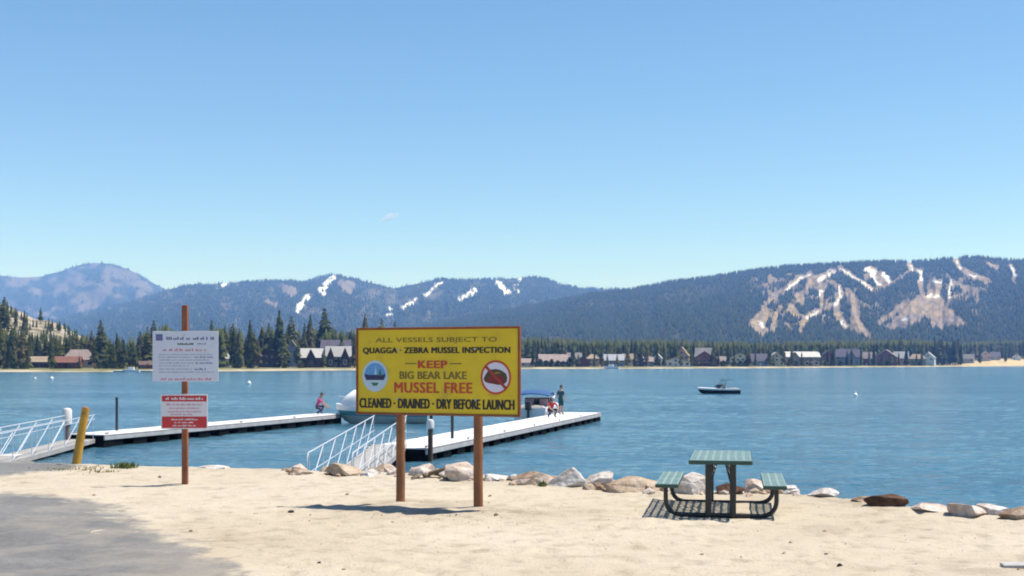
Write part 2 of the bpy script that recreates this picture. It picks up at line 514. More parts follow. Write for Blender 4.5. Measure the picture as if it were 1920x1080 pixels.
rock = ramp(nt, n1.outputs[0], [(0.38, (0.10, 0.09, 0.06)), (0.5, (0.25, 0.215, 0.16)), (0.62, (0.36, 0.315, 0.245))]).outputs[0]
beach = ramp(nt, n1.outputs[0], [(0.35, (0.24, 0.205, 0.135)), (0.65, (0.42, 0.37, 0.27))]).outputs[0]
ma = N(nt, 'ShaderNodeMath', operation='MULTIPLY_ADD'); nt.links.new(n2.outputs[0], ma.inputs[0]); ma.inputs[1].default_value = -30; ma.inputs[2].default_value = 15
mb_ = N(nt, 'ShaderNodeMath', operation='ADD'); nt.links.new(ma.outputs[0], mb_.inputs[0]); nt.links.new(ai.outputs['Fac'], mb_.inputs[1])
md = N(nt, 'ShaderNodeMath', operation='DIVIDE'); nt.links.new(mb_.outputs[0], md.inputs[0]); md.inputs[1].default_value = 30.0
bt = ramp(nt, md.outputs[0], [(0.16, 0.0), (0.36, 1.0)])
c1 = mix(nt, bt.outputs[0], beach, grass)
nt.links.new(mix(nt, ar.outputs['Fac'], c1, rock), bs.inputs['Base Color'])
bs.inputs['Roughness'].default_value = 0.95; bs.inputs['Specular IOR Level'].default_value = 0.1
tag(link('far_shore', smooth(me), m_), kind='structure')

def strokes(P, lst, wf=0.62):
    """soft mask of polylines [(width, [(px,py),...])] and polygons [(0, [...])]"""
    m = np.zeros(len(P))
    wob = P + 3.0 * np.stack([fbm(P[:, 0] * 0.35, P[:, 1] * 0.35, 3, 51) - 0.5, fbm(P[:, 0] * 0.35, P[:, 1] * 0.35, 3, 61) - 0.5], 1) * 2 + 3.2 * np.stack([fbm(P[:, 0] * 0.11, P[:, 1] * 0.11, 3, 50) - 0.5, fbm(P[:, 0] * 0.11, P[:, 1] * 0.11, 3, 60) - 0.5], 1) * 2
    for w, pts in lst:
        pts = np.array(pts, float)
        lo = pts.min(0) - 14; hi = pts.max(0) + 14
        sel = np.where(((wob > lo) & (wob < hi)).all(1))[0]
        if not len(sel): continue
        Q = wob[sel]
        if w == 0:
            d = sdist(Q, pts); v = ss(-2.2, 1.0, d)
        else:
            d = np.full(len(Q), 1e9)
            for a, b in zip(pts[:-1], pts[1:]): d = np.minimum(d, seg_dist(Q, a, b))
            v = ss(w * wf + 2.8, w * wf - 2.0, d)
        m[sel] = np.maximum(m[sel], v)
    return m

RUNS = [(6, [(1519, 513), (1494, 527), (1472, 543), (1453, 554), (1440, 568)]), (8, [(1561, 510), (1542, 521), (1525, 532), (1506, 550), (1496, 566)]),
        (13, [(1527, 526), (1534, 537)]), (9, [(1497, 556), (1500, 566)]), (4, [(1550, 530), (1542, 548), (1541, 571)]),
        (6, [(1560, 530), (1572, 540), (1578, 556), (1566, 571), (1533, 585), (1512, 597), (1502, 617)]), (7, [(1567, 571), (1571, 596), (1589, 613), (1611, 619), (1627, 630)]),
        (10, [(1592, 552), (1604, 573), (1602, 598)]), (4, [(1606, 598), (1614, 612), (1622, 620)]), (11, [(1434, 584), (1430, 597), (1412, 608), (1432, 620)]), (6, [(1465, 574), (1455, 596), (1450, 620)]),
        (5, [(1575, 502), (1594, 516), (1617, 529), (1636, 543)]), (0, [(1620, 505), (1632, 500), (1645, 505), (1665, 518), (1674, 530), (1662, 540), (1648, 540), (1638, 525)]),
        (3, [(1667, 535), (1703, 510)]), (5, [(1705, 494), (1709, 507), (1728, 508)]), (4, [(1726, 507), (1725, 530), (1731, 556)]),
        (0, [(1742, 521), (1769, 524), (1761, 552), (1774, 574), (1815, 611), (1747, 618), (1742, 592), (1728, 601), (1694, 618), (1654, 618), (1683, 593), (1715, 560), (1736, 556)]),
        (3, [(1783, 524), (1778, 572)]), (5, [(1789, 532), (1817, 540), (1803, 554), (1789, 558)]), (6, [(1792, 490), (1800, 504), (1817, 513), (1833, 521), (1855, 529)]),
        (5, [(1853, 495), (1869, 502)]), (5, [(1896, 500), (1903, 516), (1902, 530)]), (6, [(1700, 566), (1680, 584), (1650, 604)]), (7, [(1483, 575), (1489, 588)]), (5, [(1475, 608), (1480, 616)])]
SNOW1 = [(5, [(1561, 509), (1543, 520)]), (4, [(1534, 527), (1541, 522)]), (4, [(1540, 547), (1534, 556)]), (4, [(1548, 594), (1556, 598)]), (4, [(1578, 604), (1588, 612)]),
         (8, [(1626, 506), (1640, 510)]), (6, [(1655, 514), (1668, 526)]), (5, [(1635, 515), (1648, 533)]), (3, [(1722, 508), (1730, 510)]), (4, [(1690, 600), (1699, 597)]), (3, [(1738, 556), (1760, 554)]), (3, [(1818, 514), (1828, 518)]), (3, [(1428, 605), (1433, 608)])]
SNOW1 += [(3, [(1519, 514), (1496, 526), (1476, 541)]), (3, [(1572, 541), (1577, 555), (1566, 570)]), (3, [(1576, 503), (1594, 516), (1616, 528), (1634, 541)]), (3, [(1706, 496), (1709, 506)]), (3, [(1726, 510), (1726, 528)]), (3, [(1793, 492), (1802, 505)]), (2, [(1784, 526), (1779, 560)]), (3, [(1748, 526), (1764, 528)]), (3, [(1896, 502), (1903, 518)]), (4, [(1424, 604), (1430, 612)]), (3, [(1534, 584), (1514, 596)])]
SNOW2 = [(7, [(625, 520), (613, 532), (603, 549)]), (6, [(600, 541), (606, 550)]), (7, [(578, 557), (566, 570), (556, 583)]), (4, [(828, 531), (812, 542), (798, 553)]), (5, [(780, 561), (770, 572), (757, 577)]),
         (7, [(890, 544), (878, 553), (864, 559)]), (8, [(936, 531), (944, 541), (952, 549)]), (4, [(975, 524), (964, 540), (970, 548)]), (4, [(408, 539), (428, 534)]), (5, [(729, 577), (733, 581)]), (3, [(724, 590), (734, 592)])]
BARE2 = [(7, [(640, 530), (655, 545)]), (6, [(650, 534), (660, 532)]), (10, [(536, 543), (550, 548)]), (5, [(500, 565), (515, 572)]), (7, [(1082, 612), (1120, 606)])]
BARE3 = [(12, [(205, 508), (240, 518)]), (14, [(198, 542), (184, 556), (172, 572)]), (8, [(170, 550), (150, 556)]), (12, [(265, 553), (270, 566)]), (9, [(20, 530), (40, 528)]), (6, [(130, 508), (150, 520)]), (8, [(250, 522), (280, 540)]), (6, [(60, 545), (75, 552)]), (6, [(95, 527), (105, 522)])]

def hill_mat(name, floor, bare, snow):
    m, nt, bs = nodes_of(name)
    tc = N(nt, 'ShaderNodeTexCoord'); v = tc.outputs['Object']
    n1 = noise(nt, 0.012, 6, 0.65, v); n2 = noise(nt, 0.05, 5, 0.7, v)
    fl = ramp(nt, n1.outputs[0], [(0.3, floor[0]), (0.7, floor[1])]).outputs[0]
    br = ramp(nt, n2.outputs[0], [(0.3, bare[0]), (0.7, bare[1])]).outputs[0]
    n3 = noise(nt, 0.006, 4, 0.6, v)
    br = mix(nt, ramp(nt, n3.outputs[0], [(0.42, 0.0), (0.62, 0.75)]).outputs[0], br, (0.20, 0.165, 0.165))
    ab = N(nt, 'ShaderNodeAttribute', attribute_name='bare'); asn = N(nt, 'ShaderNodeAttribute', attribute_name='snow')
    c = mix(nt, ab.outputs['Fac'], fl, br)
    c = mix(nt, asn.outputs['Fac'], c, snow)
    nt.links.new(c, bs.inputs['Base Color'])
    bs.inputs['Roughness'].default_value = 1.0; bs.inputs['Specular IOR Level'].default_value = 0.0
    bump(nt, bs, n2.outputs[0], 0.6, 6.0)
    return m

fol_m, nt, bs = nodes_of('conifer_needles_far')
ar = N(nt, 'ShaderNodeAttribute', attribute_name='shade')
nt.links.new(ramp(nt, ar.outputs['Fac'], [(0.0, (0.020, 0.034, 0.020)), (0.5, (0.034, 0.052, 0.028)), (0.85, (0.055, 0.070, 0.034)), (1.0, (0.085, 0.080, 0.045))]).outputs[0], bs.inputs['Base Color'])
bs.inputs['Roughness'].default_value = 0.9; bs.inputs['Specular IOR Level'].default_value = 0.1
leafy(nt, bs, bs.inputs['Base Color'].links[0].from_socket, 0.3)

def cone_forest(name, base, hts, tiers=1, sides=5, parent=None, label=None, wid=0.17):
    """many small conifers as one mass"""
    n = len(base)
    ang = RNG.random((n, 1)) * 6.283 + np.arange(sides)[None, :] * 6.283 / sides
    V = []; Fc = []
    sh = RNG.random(n)
    per = sides + 1
    for k in range(tiers):
        lo = 0.08 + 0.84 * k / tiers; hi = 1.0 if k == tiers - 1 else lo + 0.84 / tiers * 1.55
        rad = wid * (1 - k / tiers * 0.8)
        rr = hts[:, None] * rad * (0.7 + 0.6 * RNG.random((n, sides)))
        ring = np.stack([base[:, 0:1] + rr * np.cos(ang + k), base[:, 1:2] + rr * np.sin(ang + k), base[:, 2:3] + hts[:, None] * (lo + 0.06 * (RNG.random((n, sides)) - 0.5))], -1)
        top = np.stack([base[:, 0] + hts * 0.03 * (RNG.random(n) - 0.5), base[:, 1], base[:, 2] + hts * hi], -1)[:, None, :]
        V.append(np.concatenate([ring, top], 1).reshape(-1, 3))
        o = (k * n + np.arange(n))[:, None] * per
        for s in range(sides):
            Fc.append(np.concatenate([o + s, o + (s + 1) % sides, o + sides], 1))
    me = np_mesh(name, np.concatenate(V), np.concatenate(Fc))
    attr(me, 'shade', np.tile(np.repeat(sh, per), tiers))
    o = link(name, me, fol_m, parent)
    return tag(o, label, None, None, 'stuff')

def mountain(name, ridge, px0, px1, dpx, r0, r1, rows, zfoot, amp, mt, bare, snow, ntree, th, seed, power=1.2, patch=None, sf=0.02):
    ridge = np.array(ridge, float)
    pxs = np.arange(px0, px1 + dpx, dpx, dtype=float)
    ts = np.concatenate([np.linspace(0, 1, rows), [1.04, 1.1, 1.2, 1.3]])
    PX, T = np.meshgrid(pxs, ts)
    rr1 = r1 * (1 + 0.10 * (fbm(pxs * 0.008, pxs * 0, 3, seed) - 0.5))
    jag = 1.6 * (fbm(pxs * 0.08, pxs * 0, 3, seed + 3) - 0.5)
    zr = EYE + (HZ - (np.interp(pxs, ridge[:, 0], ridge[:, 1]) + jag)) / F * rr1
    R = r0 + (rr1[None, :] - r0) * T
    g = np.where(T <= 1, np.clip(T, 0, 1) ** power, 1 - (T - 1) * 1.4)
    Zv = zfoot + (zr[None, :] - zfoot) * g
    sp = fbm(PX * sf + 1.2 * fbm(PX * 0.01, T * 2, 3, seed + 5), T * 1.3 + PX * 0.004, 5, seed + 1)
    sp = np.abs(sp - 0.5) * 2
    env = np.where(T <= 1, np.sin(np.pi * np.clip(T, 0, 1)) ** 0.7 * (1 - 0.55 * T), 0)
    Zv = Zv + (0.35 - sp) * amp * np.clip(zr[None, :], 5, None) * env
    XYZ = polar(PX, R, Zv)
    PY = HZ - (XYZ[:, 2] - EYE) * F / XYZ[:, 1]
    P = np.stack([PX.ravel(), PY], 1)
    mb = {'ski_hill': 1, 'middle_ridge': 0.55, 'distant_peak': 0.45}[name] * strokes(P, bare, 0.86) if bare else np.zeros(len(P))
    if name == 'ski_hill':                      # broken ground between the runs
        brk = fbm(P[:, 0] * 0.09, P[:, 1] * 0.12, 5, 171); zone = ss(1395, 1430, P[:, 0]) * ss(1880, 1820, P[:, 0]) * ss(498, 515, P[:, 1]) * ss(622, 600, P[:, 1]) * (1 - 0.75 * ss(1640, 1665, P[:, 0]) * ss(1715, 1690, P[:, 0]))
        mb = np.maximum(mb * (0.55 + 0.45 * ss(0.36, 0.55, fbm(P[:, 0] * 0.16, P[:, 1] * 0.2, 4, 181))), 0.62 * zone * ss(0.55, 0.66, brk))
    msn = (0.8 if name == 'ski_hill' else 0.95) * strokes(P, snow, 0.50 if name == 'ski_hill' else 0.62) * ss(0.26, 0.52, fbm(P[:, 0] * 0.22, P[:, 1] * 0.22, 3, 77)) if snow else np.zeros(len(P))
    if patch:
        mb = np.maximum(mb, patch * ss(0.56, 0.72, fbm(PX * 0.045, PY.reshape(PX.shape) * 0.09, 4, seed + 9)).ravel())
    me = np_mesh(name, XYZ, grid_faces(len(ts), len(pxs)))
    attr(me, 'bare', mb); attr(me, 'snow', msn)
    tag(link(name, smooth(me), mt), kind='structure')
    # conifers over the slope, leaving its clearings open
    nr, nc = T.shape
    ci = RNG.random(ntree) * (nc - 1.001); ri = (rows - 1) * (RNG.random(ntree) ** 0.85)
    k = ntree // 25
    ri[:k] = rows - 1 - RNG.random(k) * 0.6          # along the skyline
    c0 = ci.astype(int); q0 = np.minimum(ri.astype(int), rows - 2); fc = ci - c0; fr = ri - q0
    def bl(A):
        A = A.reshape(nr, nc, -1)
        return (A[q0, c0] * ((1 - fc) * (1 - fr))[:, None] + A[q0, c0 + 1] * (fc * (1 - fr))[:, None] + A[q0 + 1, c0] * ((1 - fc) * fr)[:, None] + A[q0 + 1, c0 + 1] * (fc * fr)[:, None])
    B = bl(XYZ); M = np.maximum(bl(mb)[:, 0], bl(msn)[:, 0])
    keep = RNG.random(ntree) > M * 1.9
    thin = fbm(B[:, 0] * 0.004, B[:, 1] * 0.002, 3, seed + 20)
    keep &= RNG.random(ntree) < ss(0.28, 0.5, thin) * 0.8 + 0.2
    B = B[keep]; B[:, 2] -= 0.5
    hts = th * (0.6 + 0.8 * RNG.random(len(B)))
    cone_forest('conifer_forest', B, hts, 1, 5, label='dense conifer forest covering the slopes of the ' + {'ski_hill': 'ski hill', 'middle_ridge': 'middle ridge', 'distant_peak': 'distant peak'}[name])

R1 = [(300, 668), (500, 650), (650, 632), (800, 610), (900, 592), (1000, 574), (1100, 554), (1180, 545), (1250, 531), (1340, 520), (1400, 510), (1480, 500), (1560, 496), (1650, 492), (1720, 492), (1780, 486), (1830, 483), (1900, 490), (1960, 492), (2200, 520), (2600, 580), (2900, 620)]
R2 = [(-300, 640), (100, 600), (250, 565), (300, 548), (318, 542), (345, 536), (370, 534), (450, 530), (500, 527), (545, 527), (572, 530), (595, 521), (622, 515), (650, 521), (680, 527), (740, 541), (790, 530), (828, 523), (850, 526), (880, 525), (930, 524), (1000, 519), (1030, 525), (1060, 536), (1100, 542), (1150, 543), (1200, 546), (1500, 560), (1900, 600)]
R3 = [(-900, 560), (-500, 520), (-200, 530), (0, 517), (40, 520), (75, 519), (110, 510), (145, 498), (175, 492.5), (205, 494), (235, 503), (262, 515), (290, 533), (318, 545), (360, 556), (450, 580), (600, 620)]
mountain('distant_peak', R3, -900, 600, 4, 5600, 9400, 60, 24, 0.20, hill_mat('distant_peak_ground', ((0.03, 0.036, 0.030), (0.05, 0.05, 0.042)), ((0.17, 0.14, 0.13), (0.24, 0.20, 0.18)), (0.75, 0.77, 0.8)), BARE3, [], 14000, 18, 71, 1.15, 0.55)
mountain('middle_ridge', R2, -300, 1900, 2.5, 3300, 6400, 90, 18, 0.20, hill_mat('middle_ridge_ground', ((0.030, 0.040, 0.026), (0.055, 0.06, 0.04)), ((0.26, 0.21, 0.18), (0.36, 0.30, 0.26)), (0.80, 0.82, 0.85)), BARE2, SNOW2, 56000, 14, 81, 1.15, 0.25)
mountain('ski_hill', R1, 300, 2700, 1.6, 1950, 4100, 150, 14, 0.17, hill_mat('ski_hill_ground', ((0.035, 0.042, 0.026), (0.06, 0.06, 0.038)), ((0.21, 0.152, 0.090), (0.38, 0.30, 0.185)), (0.80, 0.82, 0.84)), RUNS, SNOW1, 95000, 11, 91, 1.2, 0.10)

# ------------------------------------------------------------------ haze: one closed box of thin pale air
hm = bpy.data.materials.new('haze_air'); hm.use_nodes = True
hm.node_tree.nodes.clear()
hv = hm.node_tree.nodes.new('ShaderNodeVolumePrincipled'); ho = hm.node_tree.nodes.new('ShaderNodeOutputMaterial')
hv.inputs['Color'].default_value = (0.18, 0.40, 1.0, 1)
hv.inputs['Absorption Color'].default_value = (1, 1, 1, 1)
hv.inputs['Density'].default_value = HAZE_D = 0.000118
hv.inputs['Anisotropy'].default_value = 0.0
hm.node_tree.links.new(hv.outputs[0], ho.inputs['Volume'])
mb = MB(); mb.box((0, 6000, 433), (30000, 15200, 876))
tag(mb.build('haze', hm), kind='stuff')
# ------------------------------------------------------------------ lettering
def text_mesh(body, bold=0.0, spacing=1.0, shear=0.0):
    cu = bpy.data.curves.new('lettering', 'FONT')
    cu.body = body; cu.size = 1.0; cu.offset = bold; cu.space_character = spacing; cu.shear = shear
    cu.resolution_u = 3; cu.fill_mode = 'FRONT'
    o = bpy.data.objects.new('lettering', cu); COL.objects.link(o)
    bpy.context.view_layer.update()
    me = bpy.data.meshes.new_from_object(o.evaluated_get(bpy.context.evaluated_depsgraph_get()))
    bpy.data.objects.remove(o); bpy.data.curves.remove(cu)
    return me

def lettering(body, width, height, cx, cz, y, mt, parent, bold=0.0, name='lettering', spacing=1.0, shear=0.0):
    """flat printed line facing -Y, fitted to width x height, centred at (cx, cz): one mesh for each word; bold letters are struck three times"""
    me = text_mesh(body, 0.0, spacing, shear)
    n = len(me.vertices); a = np.empty(n * 3, np.float32); me.vertices.foreach_get('co', a); a = a.reshape(-1, 3)
    fs = [tuple(p.vertices) for p in me.polygons]; bpy.data.meshes.remove(me)
    par = np.arange(n)
    def root(i):
        while par[i] != i: par[i] = par[par[i]]; i = par[i]
        return i
    for f in fs:
        for q in f[1:]: par[root(q)] = root(f[0])
    rt = np.array([root(i) for i in range(n)])
    lo, hi = a.min(0), a.max(0)
    xs_ = (a[:, 0] - (lo[0] + hi[0]) / 2) * width / (hi[0] - lo[0]) + cx
    zs_ = (a[:, 1] - (lo[1] + hi[1]) / 2) * height / (hi[1] - lo[1]) + cz
    comp = sorted((a[rt == r, 0].min(), a[rt == r, 0].max(), r) for r in set(rt))
    words = [[comp[0]]]; end = comp[0][1]
    for cmp_ in comp[1:]:
        if cmp_[0] - end > 0.19 * spacing: words.append([])
        words[-1].append(cmp_); end = max(end, cmp_[1])
    for w in words:
        ids = set(cc[2] for cc in w); sel = np.where(np.isin(rt, list(ids)))[0]; mp = {int(v): k for k, v in enumerate(sel)}
        ff = [tuple(mp[v] for v in f) for f in fs if rt[f[0]] in ids]; V = []; Fc = []
        for k, (dx, dz) in enumerate(((0, 0), (-1, .6), (1, -.6), (-1, -.6), (1, .6)) if bold else ((0, 0),)):
            b = len(V); V += [(float(xs_[v] + dx * bold * height * 2.0), y - 0.0004 * k, float(zs_[v] + dz * bold * height * 1.2)) for v in sel]; Fc += [tuple(b + q for q in f) for f in ff]
        m2 = bpy.data.meshes.new(name); m2.from_pydata(V, [], Fc); m2.update(); link(name, m2, mt, parent)

def disc(cx, cz, y, r, n=40, sx=1.0, a0=0, a1=360):
    return [(cx + sx * r * math.cos(math.radians(a0 + (a1 - a0) * k / n)), y, cz + r * math.sin(math.radians(a0 + (a1 - a0) * k / n))) for k in range(n)]

def flat(name, pts, mt, parent):
    me = bpy.data.meshes.new(name); me.from_pydata(pts, [], [tuple(range(len(pts)))]); me.update()
    return link(name, me, mt, parent)

post_m = mat('redwood_stained_post', (0.245, 0.100, 0.042), 0.75, 0.3, 3.0, 0.5, 30, wear=((0.30, 0.14, 0.07), 9, 0.60))
postd_m = mat('red_brown_post', (0.245, 0.080, 0.034), 0.75, 0.3, 4.0, 0.5, 40, wear=((0.14, 0.10, 0.06), 8, 0.58))
rust_m = mat('rust_red_frame', (0.22, 0.062, 0.018), 0.6, 0.25, 6.0)
yel_m = mat('yellow_sign_paint', (0.64, 0.46, 0.007), 0.5, 0.10, 2.0, wear=((0.50, 0.35, 0.02), 3, 0.58))
olive_m = mat('olive_print', (0.16, 0.115, 0.012), 0.5, 0.1)
black_m = mat('black_print', (0.022, 0.020, 0.012), 0.5, 0.1)
redp_m = mat('red_print', (0.46, 0.055, 0.015), 0.5, 0.1)
white_m = mat('white_paint', (0.72, 0.72, 0.72), 0.5, 0.06)
lblue_m = mat('sky_blue_print', (0.10, 0.30, 0.62), 0.5, 0.15)
navy_m = mat('navy_print', (0.020, 0.022, 0.085), 0.5, 0.2)
green_m = mat('green_print', (0.03, 0.16, 0.09), 0.5, 0.2)
brownp_m = mat('brown_print', (0.055, 0.040, 0.015), 0.5, 0.3)
bolt_m = mat('galvanised_bolt', (0.42, 0.42, 0.43), 0.4, 0.1, metal=0.8)

# ------------------------------------------------------------------ big yellow notice board
A = Vector((-2.16, 16.83, 0)); Bv = Vector((0.112, 15.92, 0))
U = (Bv - A); SW = U.length; U.normalize()
rz = math.atan2(U.y, U.x)
ctr = (A + Bv) / 2
Z0 = 2.59; SH = 1.20
g0 = 1.30
sign = thing('notice_board', (ctr.x, ctr.y, 0), 'large yellow mussel inspection notice board on two brown posts in the sand', 'sign', rz)
MB().bbox((0, 0, Z0 + SH / 2), (SW - 0.055, 0.02, SH - 0.055), 0.003).build('board_panel', yel_m, sign)
for nm, c, s in (('frame_rail', (0, 0, Z0 + 0.016), (SW, 0.05, 0.032)), ('frame_rail', (0, 0, Z0 + SH - 0.016), (SW, 0.05, 0.032)),
                 ('frame_rail', (-SW / 2 + 0.016, 0, Z0 + SH / 2), (0.032, 0.05, SH - 0.066)), ('frame_rail', (SW / 2 - 0.016, 0, Z0 + SH / 2), (0.032, 0.05, SH - 0.066))):
    MB().bbox(c, s, 0.006).build(nm, rust_m, sign)
for s, r in ((0.262, 0.062), (0.738, 0.064)):
    px_ = -SW / 2 + s * SW
    m = MB(); zz = [g0 - 0.45, g0 + 0.02, g0 + 0.6, 2.0, 3.0, Z0 + SH - 0.15]
    m.tube([(px_ + random.uniform(-.004, .004), 0.085, z) for z in zz], [r * 1.02, r * 1.02, r, r, r * 0.98, r * 0.97], 14)
    p = m.build('post', post_m, sign, sm=False); auto_smooth(p)
    for bz in (Z0 + 0.22, Z0 + SH - 0.3):
        MB().tube([(px_, -0.010, bz), (px_, -0.018, bz)], 0.014, 8).build('bolt', bolt_m, sign)
YF = -0.0125
def sxz(px, py):          # a spot measured on the board's 1819 x 1080 close-up
    return (-SW / 2 + (px - 35) / (1730 - 35) * SW, Z0 + SH - (py - 85 + (px - 35) / 1695 * 40 * (1 - 2 * (py - 80) / 930)) / (1010 - 85) * SH)
def line(body, x0, x1, y0, y1, mt, bold, **k):
    a = sxz(x0, y1); b = sxz(x1, y0)
    lettering(body, b[0] - a[0], b[1] - a[1], (a[0] + b[0]) / 2, (a[1] + b[1]) / 2, YF, mt, sign, bold, **k)
line('ALL VESSELS SUBJECT TO', 245, 1500, 165, 255, olive_m, 0.008)
line('QUAGGA · ZEBRA MUSSEL INSPECTION', 112, 1630, 275, 368, black_m, 0.036, spacing=1.08)
line('KEEP', 700, 995, 432, 512, redp_m, 0.05, spacing=1.1)
flat('dash', [(sxz(560, 470)[0], YF, sxz(560, 470)[1]), (sxz(680, 470)[0], YF, sxz(560, 470)[1]), (sxz(680, 470)[0], YF, sxz(560, 458)[1]), (sxz(560, 470)[0], YF, sxz(560, 458)[1])], olive_m, sign)
flat('dash', [(sxz(1020, 470)[0], YF, sxz(1020, 470)[1]), (sxz(1145, 470)[0], YF, sxz(1020, 470)[1]), (sxz(1145, 470)[0], YF, sxz(1020, 458)[1]), (sxz(1020, 470)[0], YF, sxz(1020, 458)[1])], olive_m, sign)
line('BIG BEAR LAKE', 505, 1195, 550, 630, olive_m, 0.025)
line('MUSSEL FREE', 450, 1250, 672, 778, redp_m, 0.03, spacing=1.1)
line('CLEANED · DRAINED · DRY BEFORE LAUNCH', 75, 1670, 862, 938, black_m, 0.032, spacing=1.05)
# round lake emblem
cx_, cz_ = sxz(240, 600); r0 = 0.215
flat('emblem_ring', disc(cx_, cz_, YF - 0.001, r0, 48, 0.92), mat('pale_blue_print', (0.42, 0.56, 0.66), 0.5, 0.1), sign)
flat('emblem_sky', disc(cx_, cz_, YF - 0.002, r0 * 0.84, 48, 0.92, -8, 188), lblue_m, sign)
flat('emblem_lake', [(cx_ - 0.165, YF - 0.003, cz_ + 0.03), (cx_ - 0.14, YF - 0.003, cz_ - 0.055), (cx_ + 0.14, YF - 0.003, cz_ - 0.055), (cx_ + 0.165, YF - 0.003, cz_ + 0.03), (cx_ + 0.1, YF - 0.003, cz_ + 0.012), (cx_, YF - 0.003, cz_ + 0.018), (cx_ - 0.1, YF - 0.003, cz_ + 0.014)], navy_m, sign)
flat('emblem_tree', [(cx_ + 0.045, YF - 0.004, cz_ + 0.005), (cx_ + 0.115, YF - 0.004, cz_ + 0.005), (cx_ + 0.08, YF - 0.004, cz_ + 0.10)], green_m, sign)
flat('emblem_sail', [(cx_ - 0.01, YF - 0.004, cz_ + 0.02), (cx_ + 0.03, YF - 0.004, cz_ + 0.02), (cx_ + 0.012, YF - 0.004, cz_ + 0.15)], mat('pale_blue_print', (0.42, 0.56, 0.66)), sign)
flat('emblem_mark', [(cx_ - 0.06, YF - 0.004, cz_ - 0.09), (cx_ + 0.06, YF - 0.004, cz_ - 0.09), (cx_ + 0.03, YF - 0.004, cz_ - 0.135), (cx_ - 0.03, YF - 0.004, cz_ - 0.135)], green_m, sign)
# round no-mussel emblem
cx_, cz_ = sxz(1490, 612); r0 = 0.228
flat('ban_ring', disc(cx_, cz_, YF - 0.001, r0, 48, 0.96), redp_m, sign)
flat('ban_field', disc(cx_, cz_, YF - 0.002, r0 * 0.87, 48, 0.96), mat('lilac_white_print', (0.62, 0.60, 0.72), 0.5, 0.05), sign)
mus = [(-0.175, -0.02), (-0.15, 0.03), (-0.12, 0.075), (-0.06, 0.105), (0.0, 0.11), (0.06, 0.10), (0.11, 0.075), (0.15, 0.045), (0.165, -0.005), (0.155, -0.06), (0.11, -0.095), (0.03, -0.10), (-0.05, -0.085), (-0.12, -0.075), (-0.16, -0.055)]
flat('mussel_shell', [(cx_ + a, YF - 0.003, cz_ + b) for a, b in mus], brownp_m, sign)
flat('mussel_shell', [(cx_ + a * 0.72 + 0.0, YF - 0.004, cz_ + b * 0.55 - 0.03) for a, b in mus], mat('mussel_red', (0.20, 0.012, 0.018), 0.5, 0.3), sign)
flat('mussel_stripe', [(cx_ - 0.08, YF - 0.004, cz_ + 0.035), (cx_ + 0.02, YF - 0.004, cz_ + 0.075), (cx_ + 0.09, YF - 0.004, cz_ + 0.055), (cx_ + 0.02, YF - 0.004, cz_ + 0.048)], mat('mussel_tan', (0.30, 0.17, 0.03), 0.5, 0.3), sign)
bar = 0.020; ca, sa = math.cos(math.radians(-45)), math.sin(math.radians(-45))
flat('ban_bar', [(cx_ + ca * u - sa * w, YF - 0.005, cz_ + sa * u + ca * w) for u, w in ((-r0 * 0.9, -bar), (r0 * 0.9, -bar), (r0 * 0.9, bar), (-r0 * 0.9, bar))], mat('red_print_bar', (0.30, 0.03, 0.02), 0.5, 0.1), sign)

# ------------------------------------------------------------------ white and red notices on one post
bp = hit(347, 908)
sg = thing('notice_post', (bp.x, bp.y, 0), 'brown square post carrying a white notice above a red and white one', 'sign')
m = MB(); m.bbox((0, 0, (bp.z - 0.4 + 4.21) / 2), (0.088, 0.088, 4.21 - bp.z + 0.4), 0.008)
m.build('post', postd_m, sg)
K = bp.y / F
def zz(py): return EYE - (py - HZ) * K
lav_m = mat('white_sign_sheet', (0.62, 0.65, 0.74), 0.45, 0.04, 3, wear=((0.55, 0.58, 0.68), 4, 0.62))
xl, xr, zt, zb = (288 - 347) * K, (411 - 347) * K, zz(621), zz(715)
MB().bbox(((xl + xr) / 2, -0.053, (zt + zb) / 2), (xr - xl, 0.012, zt - zb), 0.003).build('upper_panel', lav_m, sg)
yf = -0.0605
grey_m = mat('grey_print', (0.27, 0.31, 0.40), 0.5, 0.2); pinkp_m = mat('faded_red_print', (0.58, 0.19, 0.25), 0.5, 0.2); bluep_m = mat('dark_blue_print', (0.11, 0.13, 0.29), 0.5, 0.2)
def rule(name, x0, x1, z0, z1, mt, parent, words=0):
    """one line of print too small to read: word-long dashes"""
    me_v = []; me_f = []; x = x0; r = random.Random(int(x0 * 1000 + z0 * 9000))
    h = z1 - z0; lw = max(0.006, h * 0.5)
    while x < x1 - 0.004:
        w = min((x1 - x), r.uniform(0.03, 0.10) if words else (x1 - x)); e = x + w
        while x < e - lw * 0.3:
            hh = h * r.choice((0.62, 0.62, 0.7, 1.0)); b = len(me_v)
            me_v += [(x, yf, z0), (x + lw, yf, z0), (x + lw, yf, z0 + hh), (x, yf, z0 + hh)]; me_f.append((b, b + 1, b + 2, b + 3)); x += lw * 1.35
        x = e + lw * 1.5
    me = bpy.data.meshes.new(name); me.from_pydata(me_v, [], me_f); me.update()
    o = link(name, me, mt, parent); o['kind'] = 'stuff'
    return o
wd, ht = xr - xl, zt - zb
def at_(u, w): return xl + u * wd, zt - w * ht
flat('emblem_square', [(at_(0.05, 0)[0], yf, at_(0, 0.19)[1]), (at_(0.155, 0)[0], yf, at_(0, 0.19)[1]), (at_(0.155, 0)[0], yf, at_(0, 0.06)[1]), (at_(0.05, 0)[0], yf, at_(0, 0.06)[1])], bluep_m, sg)
